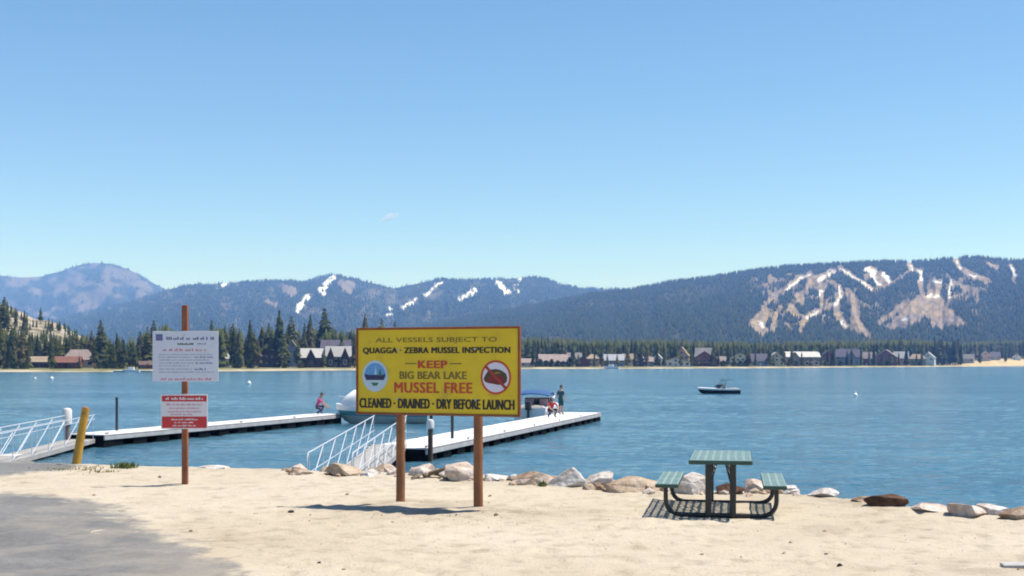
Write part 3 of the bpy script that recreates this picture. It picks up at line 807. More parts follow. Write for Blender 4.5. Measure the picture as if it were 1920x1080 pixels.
for u0, u1, w0, w1, mt, wds in ((0.21, 0.95, 0.115, 0.175, bluep_m, 1), (0.38, 0.62, 0.235, 0.275, black_m, 0), (0.68, 0.82, 0.235, 0.265, bluep_m, 1), (0.16, 0.82, 0.345, 0.40, pinkp_m, 1),
                              (0.10, 0.92, 0.455, 0.475, grey_m, 1), (0.10, 0.60, 0.505, 0.53, grey_m, 1), (0.64, 0.92, 0.50, 0.53, bluep_m, 1), (0.10, 0.85, 0.56, 0.585, grey_m, 1), (0.10, 0.62, 0.62, 0.645, grey_m, 1),
                              (0.66, 0.90, 0.615, 0.65, bluep_m, 1), (0.10, 0.56, 0.68, 0.70, grey_m, 1), (0.64, 0.80, 0.735, 0.775, bluep_m, 1), (0.10, 0.60, 0.74, 0.765, grey_m, 1), (0.10, 0.93, 0.80, 0.825, grey_m, 1), (0.12, 0.90, 0.93, 0.975, pinkp_m, 1)):
    a = at_(u0, w1); b = at_(u1, w0)
    rule('print_line', a[0], b[0], a[1], b[1], mt, sg, wds)
xl2, xr2, zt2, zb2 = (304 - 347) * K, (391 - 347) * K, zz(739), zz(804)
MB().bbox(((xl2 + xr2) / 2, -0.053, (zt2 + zb2) / 2), (xr2 - xl2, 0.012, zt2 - zb2), 0.003).build('lower_panel', mat('white_pink_sheet', (0.70, 0.66, 0.70), 0.45, 0.05), sg)
redb_m = mat('red_band', (0.52, 0.030, 0.035), 0.5, 0.15)
wd2, ht2 = xr2 - xl2, zt2 - zb2
def band(u0, u1, w0, w1, mt, y):
    a = (xl2 + u0 * wd2, zt2 - w1 * ht2); b = (xl2 + u1 * wd2, zt2 - w0 * ht2)
    return a, b
for w0, w1 in ((0.04, 0.21), (0.64, 0.97)):
    a, b = band(0.02, 0.98, w0, w1, redb_m, yf)
    flat('red_band', [(a[0], yf, a[1]), (b[0], yf, a[1]), (b[0], yf, b[1]), (a[0], yf, b[1])], redb_m, sg)
yf -= 0.0015
for u0, u1, w0, w1, mt in ((0.10, 0.90, 0.085, 0.16, white_m), (0.12, 0.88, 0.27, 0.32, pinkp_m), (0.18, 0.80, 0.38, 0.42, pinkp_m), (0.15, 0.86, 0.48, 0.52, pinkp_m), (0.2, 0.7, 0.56, 0.60, pinkp_m),
                       (0.22, 0.80, 0.70, 0.745, white_m), (0.28, 0.72, 0.79, 0.83, white_m), (0.25, 0.77, 0.875, 0.92, white_m)):
    a, b = band(u0, u1, w0, w1, mt, yf)
    rule('print_line', a[0], b[0], a[1], b[1], mt, sg, 1)
for z_ in (zt - 0.06, zb + 0.06, zt2 - 0.02, zb2 + 0.03):
    MB().tube([(0, -0.058, z_), (0, -0.066, z_)], 0.011, 8).build('bolt', bolt_m, sg)

# ------------------------------------------------------------------ leaning yellow post by the ramp
b0 = hit(143, 871); t0 = wpt(161, b0.y, 766)
yp = thing('yellow_post', (b0.x, b0.y, b0.z), 'leaning yellow timber post at the edge of the boat ramp', 'post')
hgt = t0.z - b0.z
m = MB(); m.tube([(-0.05, 0, -0.5), (0, 0, 0), ((t0.x - b0.x) * 0.45, 0.01, hgt * 0.5), (t0.x - b0.x, 0, hgt)], [0.085, 0.08, 0.075, 0.07], 10)
auto_smooth(m.build('post_shaft', mat('weathered_yellow_paint', (0.46, 0.26, 0.03), 0.7, 0.3, 3.0, 0.4, 20, wear=((0.24, 0.13, 0.03), 6, 0.56)), yp))
m = MB(); m.tube([(t0.x - b0.x, 0, hgt + 0.003), (t0.x - b0.x + .004, 0, hgt + 0.02)], [0.068, 0.06], 10); m.build('post_top', mat('orange_worn_top', (0.34, 0.13, 0.03), 0.8, 0.3), yp)

# ------------------------------------------------------------------ picnic table
slat_m = mat('green_table_coating', (0.27, 0.375, 0.33), 0.30, 0.22, 3.0, 0.15, 40, spec=0.8, wear=((0.38, 0.47, 0.44), 5, 0.55))
tubeb_m = mat('black_powder_coat', (0.012, 0.012, 0.014), 0.4, 0.3)
tp = hit(1351, 973)
pt = thing('picnic_table', (tp.x, tp.y, 0), 'green slatted picnic table with two benches on black tube frame', 'picnic table', -math.atan((1382 - CX) / F))
zt_ = tp.z; L = 1.83; n_s = 8; TW = 0.775; THt = zt_ + 0.735
# slats of the top and the benches
mt_ = MB()                                    # each slat: a strip of open steel lattice with solid edges
for q in (-1, 1): mt_.box((q * 0.040, 0, 0), (0.011, L, 0.022))
for k in range(52): mt_.box((0, -L / 2 + 0.03 + k * (L - 0.06) / 51, 0), (0.068, 0.018, 0.016), rot=(0, 0, 0.25 if k % 2 else -0.25))
slat_me = mt_.mesh('slat'); slat_me.materials.append(slat_m); smooth(slat_me, False)
def part(name, me, parent, loc, rot=None):
    o = bpy.data.objects.new(name, me); COL.objects.link(o); o.parent = parent; o.location = loc
    if rot: o.rotation_euler = rot
    return o
for k in range(n_s):
    part('slat', slat_me, pt, (-TW / 2 + TW / n_s * (k + 0.5), L / 2 - 0.05, THt))
edge_m = mat('dark_green_edge', (0.020, 0.055, 0.042), 0.4, 0.2)
MB().bbox((0, -0.055, THt - 0.018), (TW + 0.01, 0.03, 0.05), 0.008).build('end_rail', edge_m, pt)
MB().bbox((0, L - 0.045, THt - 0.018), (TW + 0.01, 0.03, 0.05), 0.008).build('end_rail', edge_m, pt)
for s in (-1, 1):
    MB().bbox((s * (TW / 2 + 0.002), L / 2 - 0.05, THt - 0.022), (0.026, L - 0.04, 0.042), 0.008).build('side_rail', edge_m, pt)
    bx = s * 0.68
    seat = thing('bench', (0, 0, 0), None, None); seat.parent = pt
    BH = zt_ + 0.425
    for k in range(3):
        part('slat', slat_me, seat, (bx + (k - 1) * 0.0945, L / 2 - 0.05, BH))
    MB().bbox((bx, -0.055, BH - 0.016), (0.285, 0.03, 0.045), 0.008).build('end_rail', edge_m, seat)
    MB().bbox((bx, L - 0.045, BH - 0.016), (0.285, 0.03, 0.045), 0.008).build('end_rail', edge_m, seat)
    for q in (-1, 1):
        MB().bbox((bx + q * 0.139, L / 2 - 0.05, BH - 0.02), (0.018, L - 0.06, 0.034), 0.006).build('side_rail', edge_m, seat)
def arc(p0, p1, p2, n=7):
    p0, p1, p2 = Vector(p0), Vector(p1), Vector(p2)
    return [(1 - t) ** 2 * p0 + 2 * t * (1 - t) * p1 + t * t * p2 for t in [k / n for k in range(n + 1)]]
for y_ in (0.12, L - 0.22):
    zb_ = zt_ + 0.03
    pts = [(-0.70, y_, BH - 0.03), (-0.70, y_, zb_ + 0.22)] + arc((-0.70, y_, zb_ + 0.20), (-0.695, y_, zb_), (-0.48, y_, zb_)) + arc((0.48, y_, zb_), (0.695, y_, zb_), (0.70, y_, zb_ + 0.20)) + [(0.70, y_, zb_ + 0.22), (0.70, y_, BH - 0.03)]
    m = MB(); m.tube(pts, 0.030, 10); auto_smooth(m.build('frame_tube', tubeb_m, pt))
    for s in (-1, 1):
        m = MB(); m.tube([(s * 0.155, y_ - 0.0, zb_ - 0.02), (s * 0.155, y_, THt - 0.03)], 0.042, 10); auto_smooth(m.build('leg', tubeb_m, pt))
        MB().bbox((s * 0.155, y_, THt - 0.028), (0.16, 0.09, 0.012), 0.003).build('mounting_plate', tubeb_m, pt)
        MB().bbox((s * 0.69, y_, BH - 0.03), (0.22, 0.07, 0.012), 0.003).build('mounting_plate', tubeb_m, pt)
        m = MB(); m.tube([(s * 0.150, y_, zt_ + 0.36), (s * 0.045, L / 2 - 0.05 + (0.16 if y_ > 1 else -0.16), THt - 0.03)], 0.014, 8); auto_smooth(m.build('brace', tubeb_m, pt))

# ------------------------------------------------------------------ shore rocks
def rock_mat(name, a, b, c):
    if name in MATS: return MATS[name]
    m, nt, bs = nodes_of(name)
    tc = N(nt, 'ShaderNodeTexCoord'); v = tc.outputs['Object']
    n1 = noise(nt, 2.2, 6, 0.7, v); n2 = noise(nt, 12, 5, 0.65, v)
    c1 = ramp(nt, n1.outputs[0], [(0.32, c), (0.46, a), (0.64, b)]).outputs[0]
    c1 = mix(nt, 0.7, c1, ramp(nt, n2.outputs[0], [(0.32, 0.62), (0.52, 1.0), (0.7, 1.08)]).outputs[0], 'MULTIPLY')
    nt.links.new(c1, bs.inputs['Base Color']); bs.inputs['Roughness'].default_value = 0.92; bs.inputs['Specular IOR Level'].default_value = 0.2
    bump(nt, bs, n2.outputs[0], 0.8, 0.06)
    MATS[name] = m
    return m
RK = {'pale': rock_mat('pale_rock', (0.52, 0.465, 0.43), (0.64, 0.61, 0.60), (0.32, 0.235, 0.18)), 'tan': rock_mat('tan_rock', (0.39, 0.285, 0.205), (0.50, 0.41, 0.32), (0.22, 0.135, 0.085)),
      'pink': rock_mat('pink_rock', (0.50, 0.39, 0.33), (0.61, 0.54, 0.49), (0.26, 0.165, 0.12)), 'brown': rock_mat('dark_brown_rock', (0.085, 0.045, 0.030), (0.15, 0.085, 0.055), (0.045, 0.024, 0.018)),
      'umber': rock_mat('umber_rock', (0.27, 0.18, 0.125), (0.45, 0.37, 0.30), (0.09, 0.055, 0.04)), 'dark': rock_mat('dark_stone', (0.05, 0.042, 0.036), (0.08, 0.07, 0.06), (0.03, 0.025, 0.02))}
def on_sand(px, py):
    """like hit(), but never past the top of the bank"""
    p = hit(px, py); d = np.linspace(8, 26, 900)
    k = int(np.argmax(d > np.interp((px - CX) / F * d, EDGE[:, 0], EDGE[:, 1]) + 0.1))
    if k and p.y > d[k]:
        p = Vector(((px - CX) / F * d[k], d[k], 0)); p.z = gz(p.x, p.y)
    return p
def rock_mesh(sx, sy, sz, seed, sub=4, cuts=17):
    bm = bmesh.new(); bmesh.ops.create_icosphere(bm, subdivisions=sub, radius=1.0)
    r = random.Random(seed)
    planes = []
    for _ in range(cuts):
        n = Vector((r.gauss(0, 1), r.gauss(0, 1), r.gauss(0.25, 0.9))).normalized(); planes.append((n, r.uniform(0.40, 0.78)))
    off = r.uniform(0, 90)
    for v in bm.verts:
        p = v.co.copy()
        for n, d in planes:
            k = p.dot(n)
            if k > d: p -= n * (k - d) * 0.97
        nz = float(fbm(p.x * 1.7 + off, p.y * 1.7 + p.z * 2.3 + off, 3, seed)) - 0.5
        p *= 1.12 + 0.30 * nz
        v.co = Vector((p.x * sx, p.y * sy, p.z * sz))
    me = bpy.data.meshes.new('rock'); bm.to_mesh(me); bm.free()
    return me
ROCKS = [  # left px, right px, top py, bottom py, kind, label
    (538, 577, 880, 893, 'umber', 'small flat reddish rock at the left end of the shoreline rocks'),
    (372, 428, 874, 882, 'pale', 'low pale rock at the waterline right of the notice post'),
    (612, 667, 871, 894, 'tan', 'orange tan rock in front of the near gangway railings'),
    (668, 712, 884, 895, 'pale', 'flat pale slab between the orange rock and the left sign post'),
    (763, 815, 867, 897, 'pink', 'pointed pale pink rock between the two sign posts, left of the big one'),
    (834, 902, 861, 904, 'pink', 'large rounded pink rock touching the right post of the yellow sign'),
    (903, 952, 888, 904, 'pale', 'flat pale slab just right of the yellow sign'),
    (956, 1045, 883, 912, 'umber', 'long low brown rock with pale top, first right of the yellow sign'),
    (1030, 1100, 880, 916, 'pale', 'rounded grey white rock overlapping the long brown rock'),
    (1100, 1150, 885, 917, 'pale', 'small bright white rock in the middle of the shoreline row'),
    (1140, 1236, 888, 924, 'tan', 'wide tan rock left of the picnic table bench'),
    (1266, 1324, 882, 930, 'pale', 'big white rock seen behind the left half of the picnic table'),
    (1343, 1385, 904, 929, 'brown', 'small dark brown rock seen between the picnic table legs'),
    (1400, 1446, 896, 926, 'pink', 'reddish white rock seen beside the right bench of the table'),
    (1466, 1505, 902, 927, 'pale', 'pale block of rock just right of the picnic table'),
    (1534, 1578, 920, 934, 'pale', 'low flat grey rock at the sand edge right of the table'),
    (1606, 1654, 931, 944, 'umber', 'thin flat dark rock beside the dark brown boulder'),
    (1644, 1722, 923, 953, 'brown', 'dark red brown boulder at the water edge'),
    (1712, 1770, 943, 962, 'pink', 'broken pinkish stone right of the dark brown boulder'),
    (1786, 1862, 940, 972, 'pink', 'pale pink rock with brown face near the right edge of the photo'),
    (1838, 1894, 938, 966, 'pale', 'white topped rock behind the pale pink one at far right'),
    (1880, 1960, 950, 978, 'umber', 'brown grey rock cut by the right edge of the photo')]
for i, (x0, x1, y0, y1, kd, lb) in enumerate(ROCKS):
    p = on_sand((x0 + x1) / 2, y1 - 2); kk = p.y / F
    hw = (x1 - x0) / 2 * kk * 1.46; hh = (y1 - y0) * kk * 1.08
    me = rock_mesh(hw, hw * random.uniform(0.6, 0.8), hh * 0.70, 100 + i)
    o = link('shore_rock', me, RK[kd]); o.location = (p.x, p.y + hw * 0.55, p.z + hh * 0.20); o.rotation_euler = (0, 0, random.uniform(-0.25, 0.25))
    tag(o, lb, 'rock', 'rocks along the shoreline')
rub = MB()
for i in range(150):
    px = random.choice([random.uniform(530, 960), random.uniform(940, 1260), random.uniform(960, 1500)]); ex = np.interp(px, [380, 500, 700, 900, 1100, 1300, 1500, 1700, 1900, 1970], [879, 883, 889, 899, 911, 919, 926, 946, 963, 969])
    p = on_sand(px, ex + random.gauss(2, 3.5)); s = random.uniform(0.035, 0.13) * (1.5 if random.random() < .15 else 1)
    bm = bmesh.new(); bmesh.ops.create_icosphere(bm, subdivisions=1, radius=s)
    for v in bm.verts: v.co = Vector((v.co.x * random.uniform(.8, 1.4), v.co.y * random.uniform(.7, 1.2), v.co.z * random.uniform(.4, .85)))
    rub.bm(bm, random.choice((0, 0, 1, 2, 3)), Euler((random.random(), 0, random.random() * 6)).to_matrix(), Vector((p.x, p.y + s, p.z + s * 0.15)))
tag(rub.build('rubble', [RK['pale'], RK['pink'], RK['tan'], RK['umber']]), 'broken stones lying between the shoreline rocks', kind='stuff')
# loose stones lying on the sand
STONES = [(1575, 1062, 15, 'dark', 'dark round stone alone on the sand, lower right'), (1549, 1041, 9, 'dark', 'flat dark pebble up and left of the dark round stone'), (1470, 1038, 8, 'umber', 'grey brown pebble below the right bench of the table'),
          (1482, 1018, 8, 'umber', 'small brown pebble nearest below the right bench'), (1547, 997, 8, 'umber', 'small flat pebble right of the picnic table, halfway to the water'),
          (299, 896, 10, 'umber', 'brown clod of earth left of the notice post'), (176, 930, 9, 'umber', 'small stone at the edge of the grey asphalt'), (358, 998, 9, 'dark', 'dark stone where the asphalt ends in the sand'),
          (600, 1058, 11, 'dark', 'dark stone at the bottom of the sand, left of the yellow sign'), (645, 1068, 8, 'umber', 'brown pebble at the bottom beside the dark stone'), (651, 928, 8, 'umber', 'small brown pebble left of the yellow sign posts'),
          (545, 961, 12, 'dark', 'dark lump at the left tip of the sign shadow'), (930, 966, 10, 'umber', 'brown clod in the dug soil right of the right sign post'), (918, 931, 9, 'umber', 'flat pebble right of the right sign post, near the rocks'), (1316, 1040, 8, 'umber', 'brown pebble in front of the picnic table')]
for i, (px, py, w, kd, lb) in enumerate(STONES):
    p = hit(px, py); s = w / 2 * p.y / F
    o = link('loose_stone', rock_mesh(s, s * 0.9, s * 0.62, 300 + i, 2, 6), RK[kd]); o.location = (p.x, p.y, p.z + s * 0.2); o.rotation_euler = (0, 0, random.random() * 6)
    tag(o, lb, 'stone', 'loose stones on the sand')
# pebbles and crumbs nobody could count
V = []; Fc = []
for i in range(420):
    px = random.uniform(-40, 1960); py = random.choice([random.uniform(890, 1085), random.uniform(930, 1085), random.gauss(968, 10)])
    if 930 < py < 990 and random.random() < 0.4: px = random.gauss(830, 110)
    p = hit(px, py, 8, 26); s = random.uniform(0.005, 0.014) * (1.3 if random.random() < 0.1 else 1)
    b = len(V); a0 = random.random() * 6
    for k in range(5): V.append((p.x + s * math.cos(a0 + k * 1.257) * random.uniform(.7, 1.2), p.y + s * math.sin(a0 + k * 1.257) * random.uniform(.7, 1.2), p.z - 0.003))
    V.append((p.x, p.y, p.z + s * 0.9)); Fc += [(b + k, b + (k + 1) % 5, b + 5) for k in range(5)]
me = bpy.data.meshes.new('pebbles'); me.from_pydata(V, [], Fc); me.update()
tag(link('pebbles', me, RK['umber']), 'scattered pebbles and crumbs of earth over the sand', kind='stuff')
# flat board half out of the picture, bottom right
p = hit(1905, 1064)
o = MB().bbox((0, 0, 0), (0.42, 0.16, 0.035), 0.006).build('grey_board', mat('bleached_wood', (0.36, 0.35, 0.34), 0.8, 0.2, 8, 0.4, 40)); o.location = (p.x + 0.08, p.y, p.z + 0.022); o.rotation_euler = (0.05, -0.04, -0.12)
tag(o, 'flat grey board lying on the sand in the lower right corner', 'board')
# driftwood
dw = mat('driftwood', (0.14, 0.105, 0.065), 0.9, 0.35, 6, 0.5, 40)
for pts_, rr, lb in (([(772, 900), (796, 894), (818, 888), (838, 881)], (0.02, 0.035, 0.04, 0.022), 'dark driftwood stick leaning on the rocks between the sign posts'), ([(806, 889), (822, 894), (838, 901)], (0.02, 0.024, 0.015), 'short driftwood stick crossing the longer one between the sign posts')):
    m = MB(); w_ = []
    for k, (px, py) in enumerate(pts_):
        q = on_sand(px, max(py, 895)); w_.append(Vector((q.x, q.y, q.z + 0.03 + max(0, 895 - py) * q.y / F)))
    m.tube(w_, list(rr), 7); o = m.build('driftwood', dw); auto_smooth(o); tag(o, lb, 'driftwood')
# grass tuft and dry weeds
def tuft(px, py, w, h, n, mt, name, lb, cat):
    p = hit(px, py); kk = p.y / F; V = []; Fc = []
    for i in range(n):
        x = random.gauss(0, w * kk / 4); y = random.gauss(0, w * kk / 5); a = random.random() * 6.28; l = h * kk * random.uniform(0.5, 1.15); b = len(V); ww = 0.008 + 0.006 * random.random()
        lean = random.uniform(0.1, 0.7) * l; dx, dy = math.cos(a), math.sin(a); zo = gz(p.x + x, p.y + y) - p.z
        V += [(x - dy * ww, y + dx * ww, zo - 0.01), (x + dy * ww, y - dx * ww, zo - 0.01), (x + dx * lean * .4 + dy * ww * .7, y + dy * lean * .4 - dx * ww * .7, zo + l * .6), (x + dx * lean * .4 - dy * ww * .7, y + dy * lean * .4 + dx * ww * .7, zo + l * .6), (x + dx * lean, y + dy * lean, zo + l)]
        Fc += [(b, b + 1, b + 2, b + 3), (b + 3, b + 2, b + 4)]
    me = bpy.data.meshes.new(name); me.from_pydata(V, [], Fc); me.update()
    o = link(name, me, mt); o.location = p; return tag(o, lb, cat, None, 'stuff')
grm = mat('green_grass', (0.10, 0.135, 0.035), 0.8, 0.4, 9); dgm = mat('dry_weeds', (0.24, 0.21, 0.09), 0.9, 0.4, 5)
tuft(234, 877, 40, 11, 200, grm, 'grass_tuft', 'bright green grass tuft on the sand left of the notice post', 'grass')
tuft(134, 881, 100, 5, 130, dgm, 'dry_weeds', 'thin dry yellowish weeds around the foot of the yellow post', 'weeds')
tuft(195, 885, 60, 4, 60, dgm, 'dry_weeds', 'sparse dry weeds between the yellow post and the green tuft', 'weeds')
tuft(1018, 912, 16, 10, 60, grm, 'grass_tuft', 'small green tuft in front of the long brown rock', 'grass')
# ------------------------------------------------------------------ docks
deckw_m = mat('white_dock_deck', (0.60, 0.595, 0.60), 0.7, 0.10, 1.2, 0.2, 12, wear=((0.46, 0.45, 0.44), 0.9, 0.62))
fascia_m = mat('grey_white_fascia', (0.40, 0.39, 0.40), 0.7, 0.18, 2.0, wear=((0.24, 0.22, 0.21), 2.5, 0.60))
float_m = mat('black_float', (0.006, 0.006, 0.008), 0.8, 0.3, spec=0.1)
cleat_m = mat('grey_cleat', (0.22, 0.22, 0.23), 0.4, 0.2, metal=0.6)

def dock(p0, p1, width, nsec, nfl, label, deck_z):
    """floating dock: p0/p1 are the near and far corner of its right edge on the water"""
    p0 = Vector((p0.x, p0.y, 0)); p1 = Vector((p1.x, p1.y, 0))
    Ld = (p1 - p0).length; ang = math.atan2(p1.y - p0.y, p1.x - p0.x)
    t = thing('floating_dock', p0, label, 'dock', ang)
    ls = Ld / nsec
    m = MB(); m.bbox((ls / 2, width / 2, deck_z - 0.045), (ls - 0.03, width - 0.10, 0.09), 0.012); sec = m.mesh('deck_section'); sec.materials.append(deckw_m)
    for k in range(nsec):
        part('deck_section', sec, t, (k * ls, 0, random.uniform(-0.006, 0.006)))
    for y_ in (0.02, width - 0.02):
        m = MB(); m.bbox((Ld / 2, y_, deck_z - 0.145), (Ld, 0.06, 0.15), 0.01); m.build('side_fascia', fascia_m, t)
        m = MB(); m.bbox((Ld / 2, y_, deck_z - 0.035), (Ld + 0.02, 0.05, 0.05), 0.012); m.build('rub_rail', mat('grey_rub_rail', (0.30, 0.28, 0.29), 0.7, 0.2, 2), t)
    for x_ in (0.03, Ld - 0.03):
        m = MB(); m.bbox((x_, width / 2, deck_z - 0.13), (0.06, width - 0.11, 0.18), 0.01); m.build('end_fascia', float_m if x_ < 1 else fascia_m, t)
    fs = Ld / nfl
    m = MB(); m.bbox((0, 0, 0), (fs * 0.58, 0.62, 0.46), 0.04); fm = m.mesh('float'); fm.materials.append(float_m)
    for k in range(nfl):
        for y_ in (0.36, width - 0.36):
            part('float', fm, t, ((k + 0.5) * fs, y_, deck_z - 0.46))
    m = MB(); m.bbox((0.30, width / 2, deck_z - 0.40), (0.62, width - 0.05, 0.42), 0.03); m.build('end_float', float_m, t)
    m = MB(); m.bbox((Ld - 0.30, width / 2, deck_z - 0.40), (0.62, width - 0.05, 0.42), 0.03); m.build('end_float', float_m, t)
    m = MB(); m.tube([(-0.14, 0, 0.05), (0.14, 0, 0.05)], 0.018, 6); m.box((-0.05, 0, 0.02), (0.03, 0.03, 0.05)); m.box((0.05, 0, 0.02), (0.03, 0.03, 0.05)); cm = m.mesh('cleat'); cm.materials.append(cleat_m)
    for k in range(nsec + 1):
        for y_ in (0.12, width - 0.12):
            part('cleat', cm, t, (min(max(k * ls, 0.3), Ld - 0.3), y_, deck_z + 0.004))
    return t, Ld, ang

def wz(px, py, z=0.0):
    d = (EYE - z) * F / (py - HZ); return Vector(((px - CX) / F * d, d, z))
LD0, LD1 = wz(196, 839), wz(641, 793)
RD0, RD1 = wz(800, 867), wz(1127, 789)
dl_, LL, la = dock(LD0, LD1, 1.75, 4, 13, 'long white floating dock on the left, behind the notice post', 0.50)
dr_, RL, ra = dock(RD0, RD1, 2.25, 6, 19, 'long white floating dock behind the yellow sign reaching right into the lake', 0.47)
def on_dock(p0, ang, u, w, z):
    return Vector((p0.x + math.cos(ang) * u - math.sin(ang) * w, p0.y + math.sin(ang) * u + math.cos(ang) * w, z))

# ------------------------------------------------------------------ gangways with pipe railings
rail_m = mat('white_pipe_rail', (0.50, 0.53, 0.58), 0.4, 0.08)
tread_m = mat('grey_gangway_tread', (0.30, 0.285, 0.27), 0.7, 0.2, 3, 0.4, 30)
beam_m = mat('gangway_beam', (0.36, 0.34, 0.33), 0.6, 0.2, 2)
def gangway(a, b, width, label, rail_h, npanel, curl):
    """a, b: shore end and dock end of the left edge (deck level)"""
    d = b - a; Lg = Vector((d.x, d.y, 0)).length; ang = math.atan2(d.y, d.x); slope = d.z / Lg
    t = thing('gangway', (a.x, a.y, a.z), label, 'gangway', ang)
    def q(u, w, h): return Vector((u, w, slope * u + h))
    pit = math.atan(slope)
    m = MB(); m.box((Lg / 2, -width / 2, slope * Lg / 2 + 0.0), (Lg, width - 0.10, 0.04), rot=(0, -pit, 0)); m.build('walkway', tread_m, t)
    for w in (0, -width):
        m = MB(); m.box((Lg / 2, w, slope * Lg / 2 - 0.05), (Lg, 0.06, 0.16), rot=(0, -pit, 0)); m.build('side_beam', beam_m, t)
        m = MB(); pts = [q(0.02, w, rail_h * 0.35), q(-0.05, w, rail_h * 0.72)] + [q(-0.02, w, rail_h * 0.9), q(0.10, w, rail_h)] if curl else [q(0, w, rail_h)]
        m.tube(pts + [q(Lg * 0.5, w, rail_h), q(Lg, w, rail_h)], 0.017, 7); auto_smooth(m.build('top_rail', rail_m, t))
        m = MB(); m.tube([q(0.1, w, rail_h * 0.84 if not curl else rail_h * 0.5), q(Lg, w, rail_h * 0.84 if not curl else rail_h * 0.5)], 0.011, 6); auto_smooth(m.build('mid_rail', rail_m, t))
        for k in range(npanel + 1):
            u = Lg * (0.02 + 0.96 * k / npanel)
            m = MB(); m.tube([q(u, w, 0.02), q(u, w, rail_h)], 0.012, 6); auto_smooth(m.build('rail_post', rail_m, t))
            if k < npanel:
                u2 = Lg * (0.02 + 0.96 * (k + 1) / npanel)
                m = MB(); m.tube([q(u, w, 0.04), q(u2, w, rail_h * 0.97)], 0.013, 6); auto_smooth(m.build('brace', rail_m, t))
    m = MB(); m.tube([q(0.05, 0.02, -0.09), q(0.05, -width - 0.02, -0.09)], 0.09, 10); auto_smooth(m.build('roller', float_m, t))
    return t
lc = on_dock(LD0, la, -0.35, 1.40, 0.30)
gangway(Vector((-16.9, 36.8, 0.12)), lc, 1.0, 'white railed gangway at the left edge leading onto the left dock', 0.97, 6, False)
rc = on_dock(RD0, ra, 0.35, 2.0, 0.52)
gangway(Vector((-5.0, 29.6, 0.10)), rc, 1.1, 'white railed gangway left of the yellow sign leading onto the right dock', 1.0, 6, True)
# pale concrete sill at the foot of the left gangway
o = MB().bbox((0, 0, 0), (1.3, 0.8, 0.35), 0.04).build('concrete_sill', mat('pale_concrete', (0.42, 0.41, 0.40), 0.85, 0.15, 3, 0.4, 25)); q = wz(14, 857, 0.1); o.location = (q.x, q.y - 0.6, 0.05)
tag(o, 'pale concrete block at the left edge under the gangway', 'concrete block')

# ------------------------------------------------------------------ mooring piles
def pile(px, pyb, pytop, d, r, col_m, label, capped=None):
    base = Vector(((px - CX) / F * d, d, 0)); top = EYE - (pytop - HZ) / F * d
    t = thing('mooring_pile', base, label, 'pile', 0, 'piles along the docks')
    m = MB(); m.tube([(0, 0, -1.5), (0, 0, 0), (0, 0, top - (0.02 if capped else 0))], r, 10); auto_smooth(m.build('shaft', col_m, t))
    if capped:
        m = MB(); h = capped
        m.tube([(0, 0, top - h), (0, 0, top - h + 0.02), (0, 0, top - 0.10), (0, 0, top - 0.02), (0, 0, top)], [r * 1.25, r * 1.5, r * 1.5, r * 1.15, r * 0.3], 12); auto_smooth(m.build('cap', mat('white_pile_cap', (0.66, 0.63, 0.60), 0.5, 0.06), t))
pile(219, 803, 745, 50.3, 0.055, mat('dark_steel_pile', (0.03, 0.032, 0.038), 0.5, 0.3), 'thin dark steel pile beside the left dock')
pile(848, 834, 778, 45.5, 0.06, mat('dark_steel_pile', (0.03, 0.032, 0.038)), 'thin dark steel pile beside the right dock, seen between the sign posts')
pile(807, 848, 786, 40.4, 0.085, mat('brown_timber_pile', (0.10, 0.055, 0.035), 0.8, 0.3), 'brown pile with white cap at the near end of the right dock', 0.32)
pile(126, 830, 765, 47.2, 0.12, mat('grey_timber_pile', (0.17, 0.15, 0.16), 0.8, 0.3), 'grey pile with large white cap at the dock end of the left gangway', 0.62)

# ------------------------------------------------------------------ boats
gel_m = mat('white_gelcoat', (0.74, 0.74, 0.74), 0.22, 0.03, spec=0.6)
dhull_m = mat('dark_navy_gelcoat', (0.006, 0.008, 0.020), 0.25, 0.2)
teal_m = mat('teal_stripe', (0.03, 0.20, 0.24), 0.4, 0.1)
canvas_b = mat('blue_canvas', (0.020, 0.075, 0.22), 0.8, 0.15, 6, 0.3, 60)
canvas_t = mat('teal_canvas', (0.03, 0.11, 0.13), 0.8, 0.15, 6)
vinyl_m = mat('cream_vinyl', (0.55, 0.48, 0.42), 0.5, 0.1)
pinkv_m = mat('dusty_pink_vinyl', (0.42, 0.24, 0.26), 0.6, 0.1)
chrome_m = mat('aluminium_tube', (0.55, 0.56, 0.58), 0.3, 0.05, metal=0.9)
glass_m, nt, bs = nodes_of('tinted_glass'); bs.inputs['Base Color'].default_value = (0.02, 0.05, 0.07, 1); bs.inputs['Roughness'].default_value = 0.05
engine_m = mat('outboard_black', (0.02, 0.02, 0.022), 0.35, 0.2)

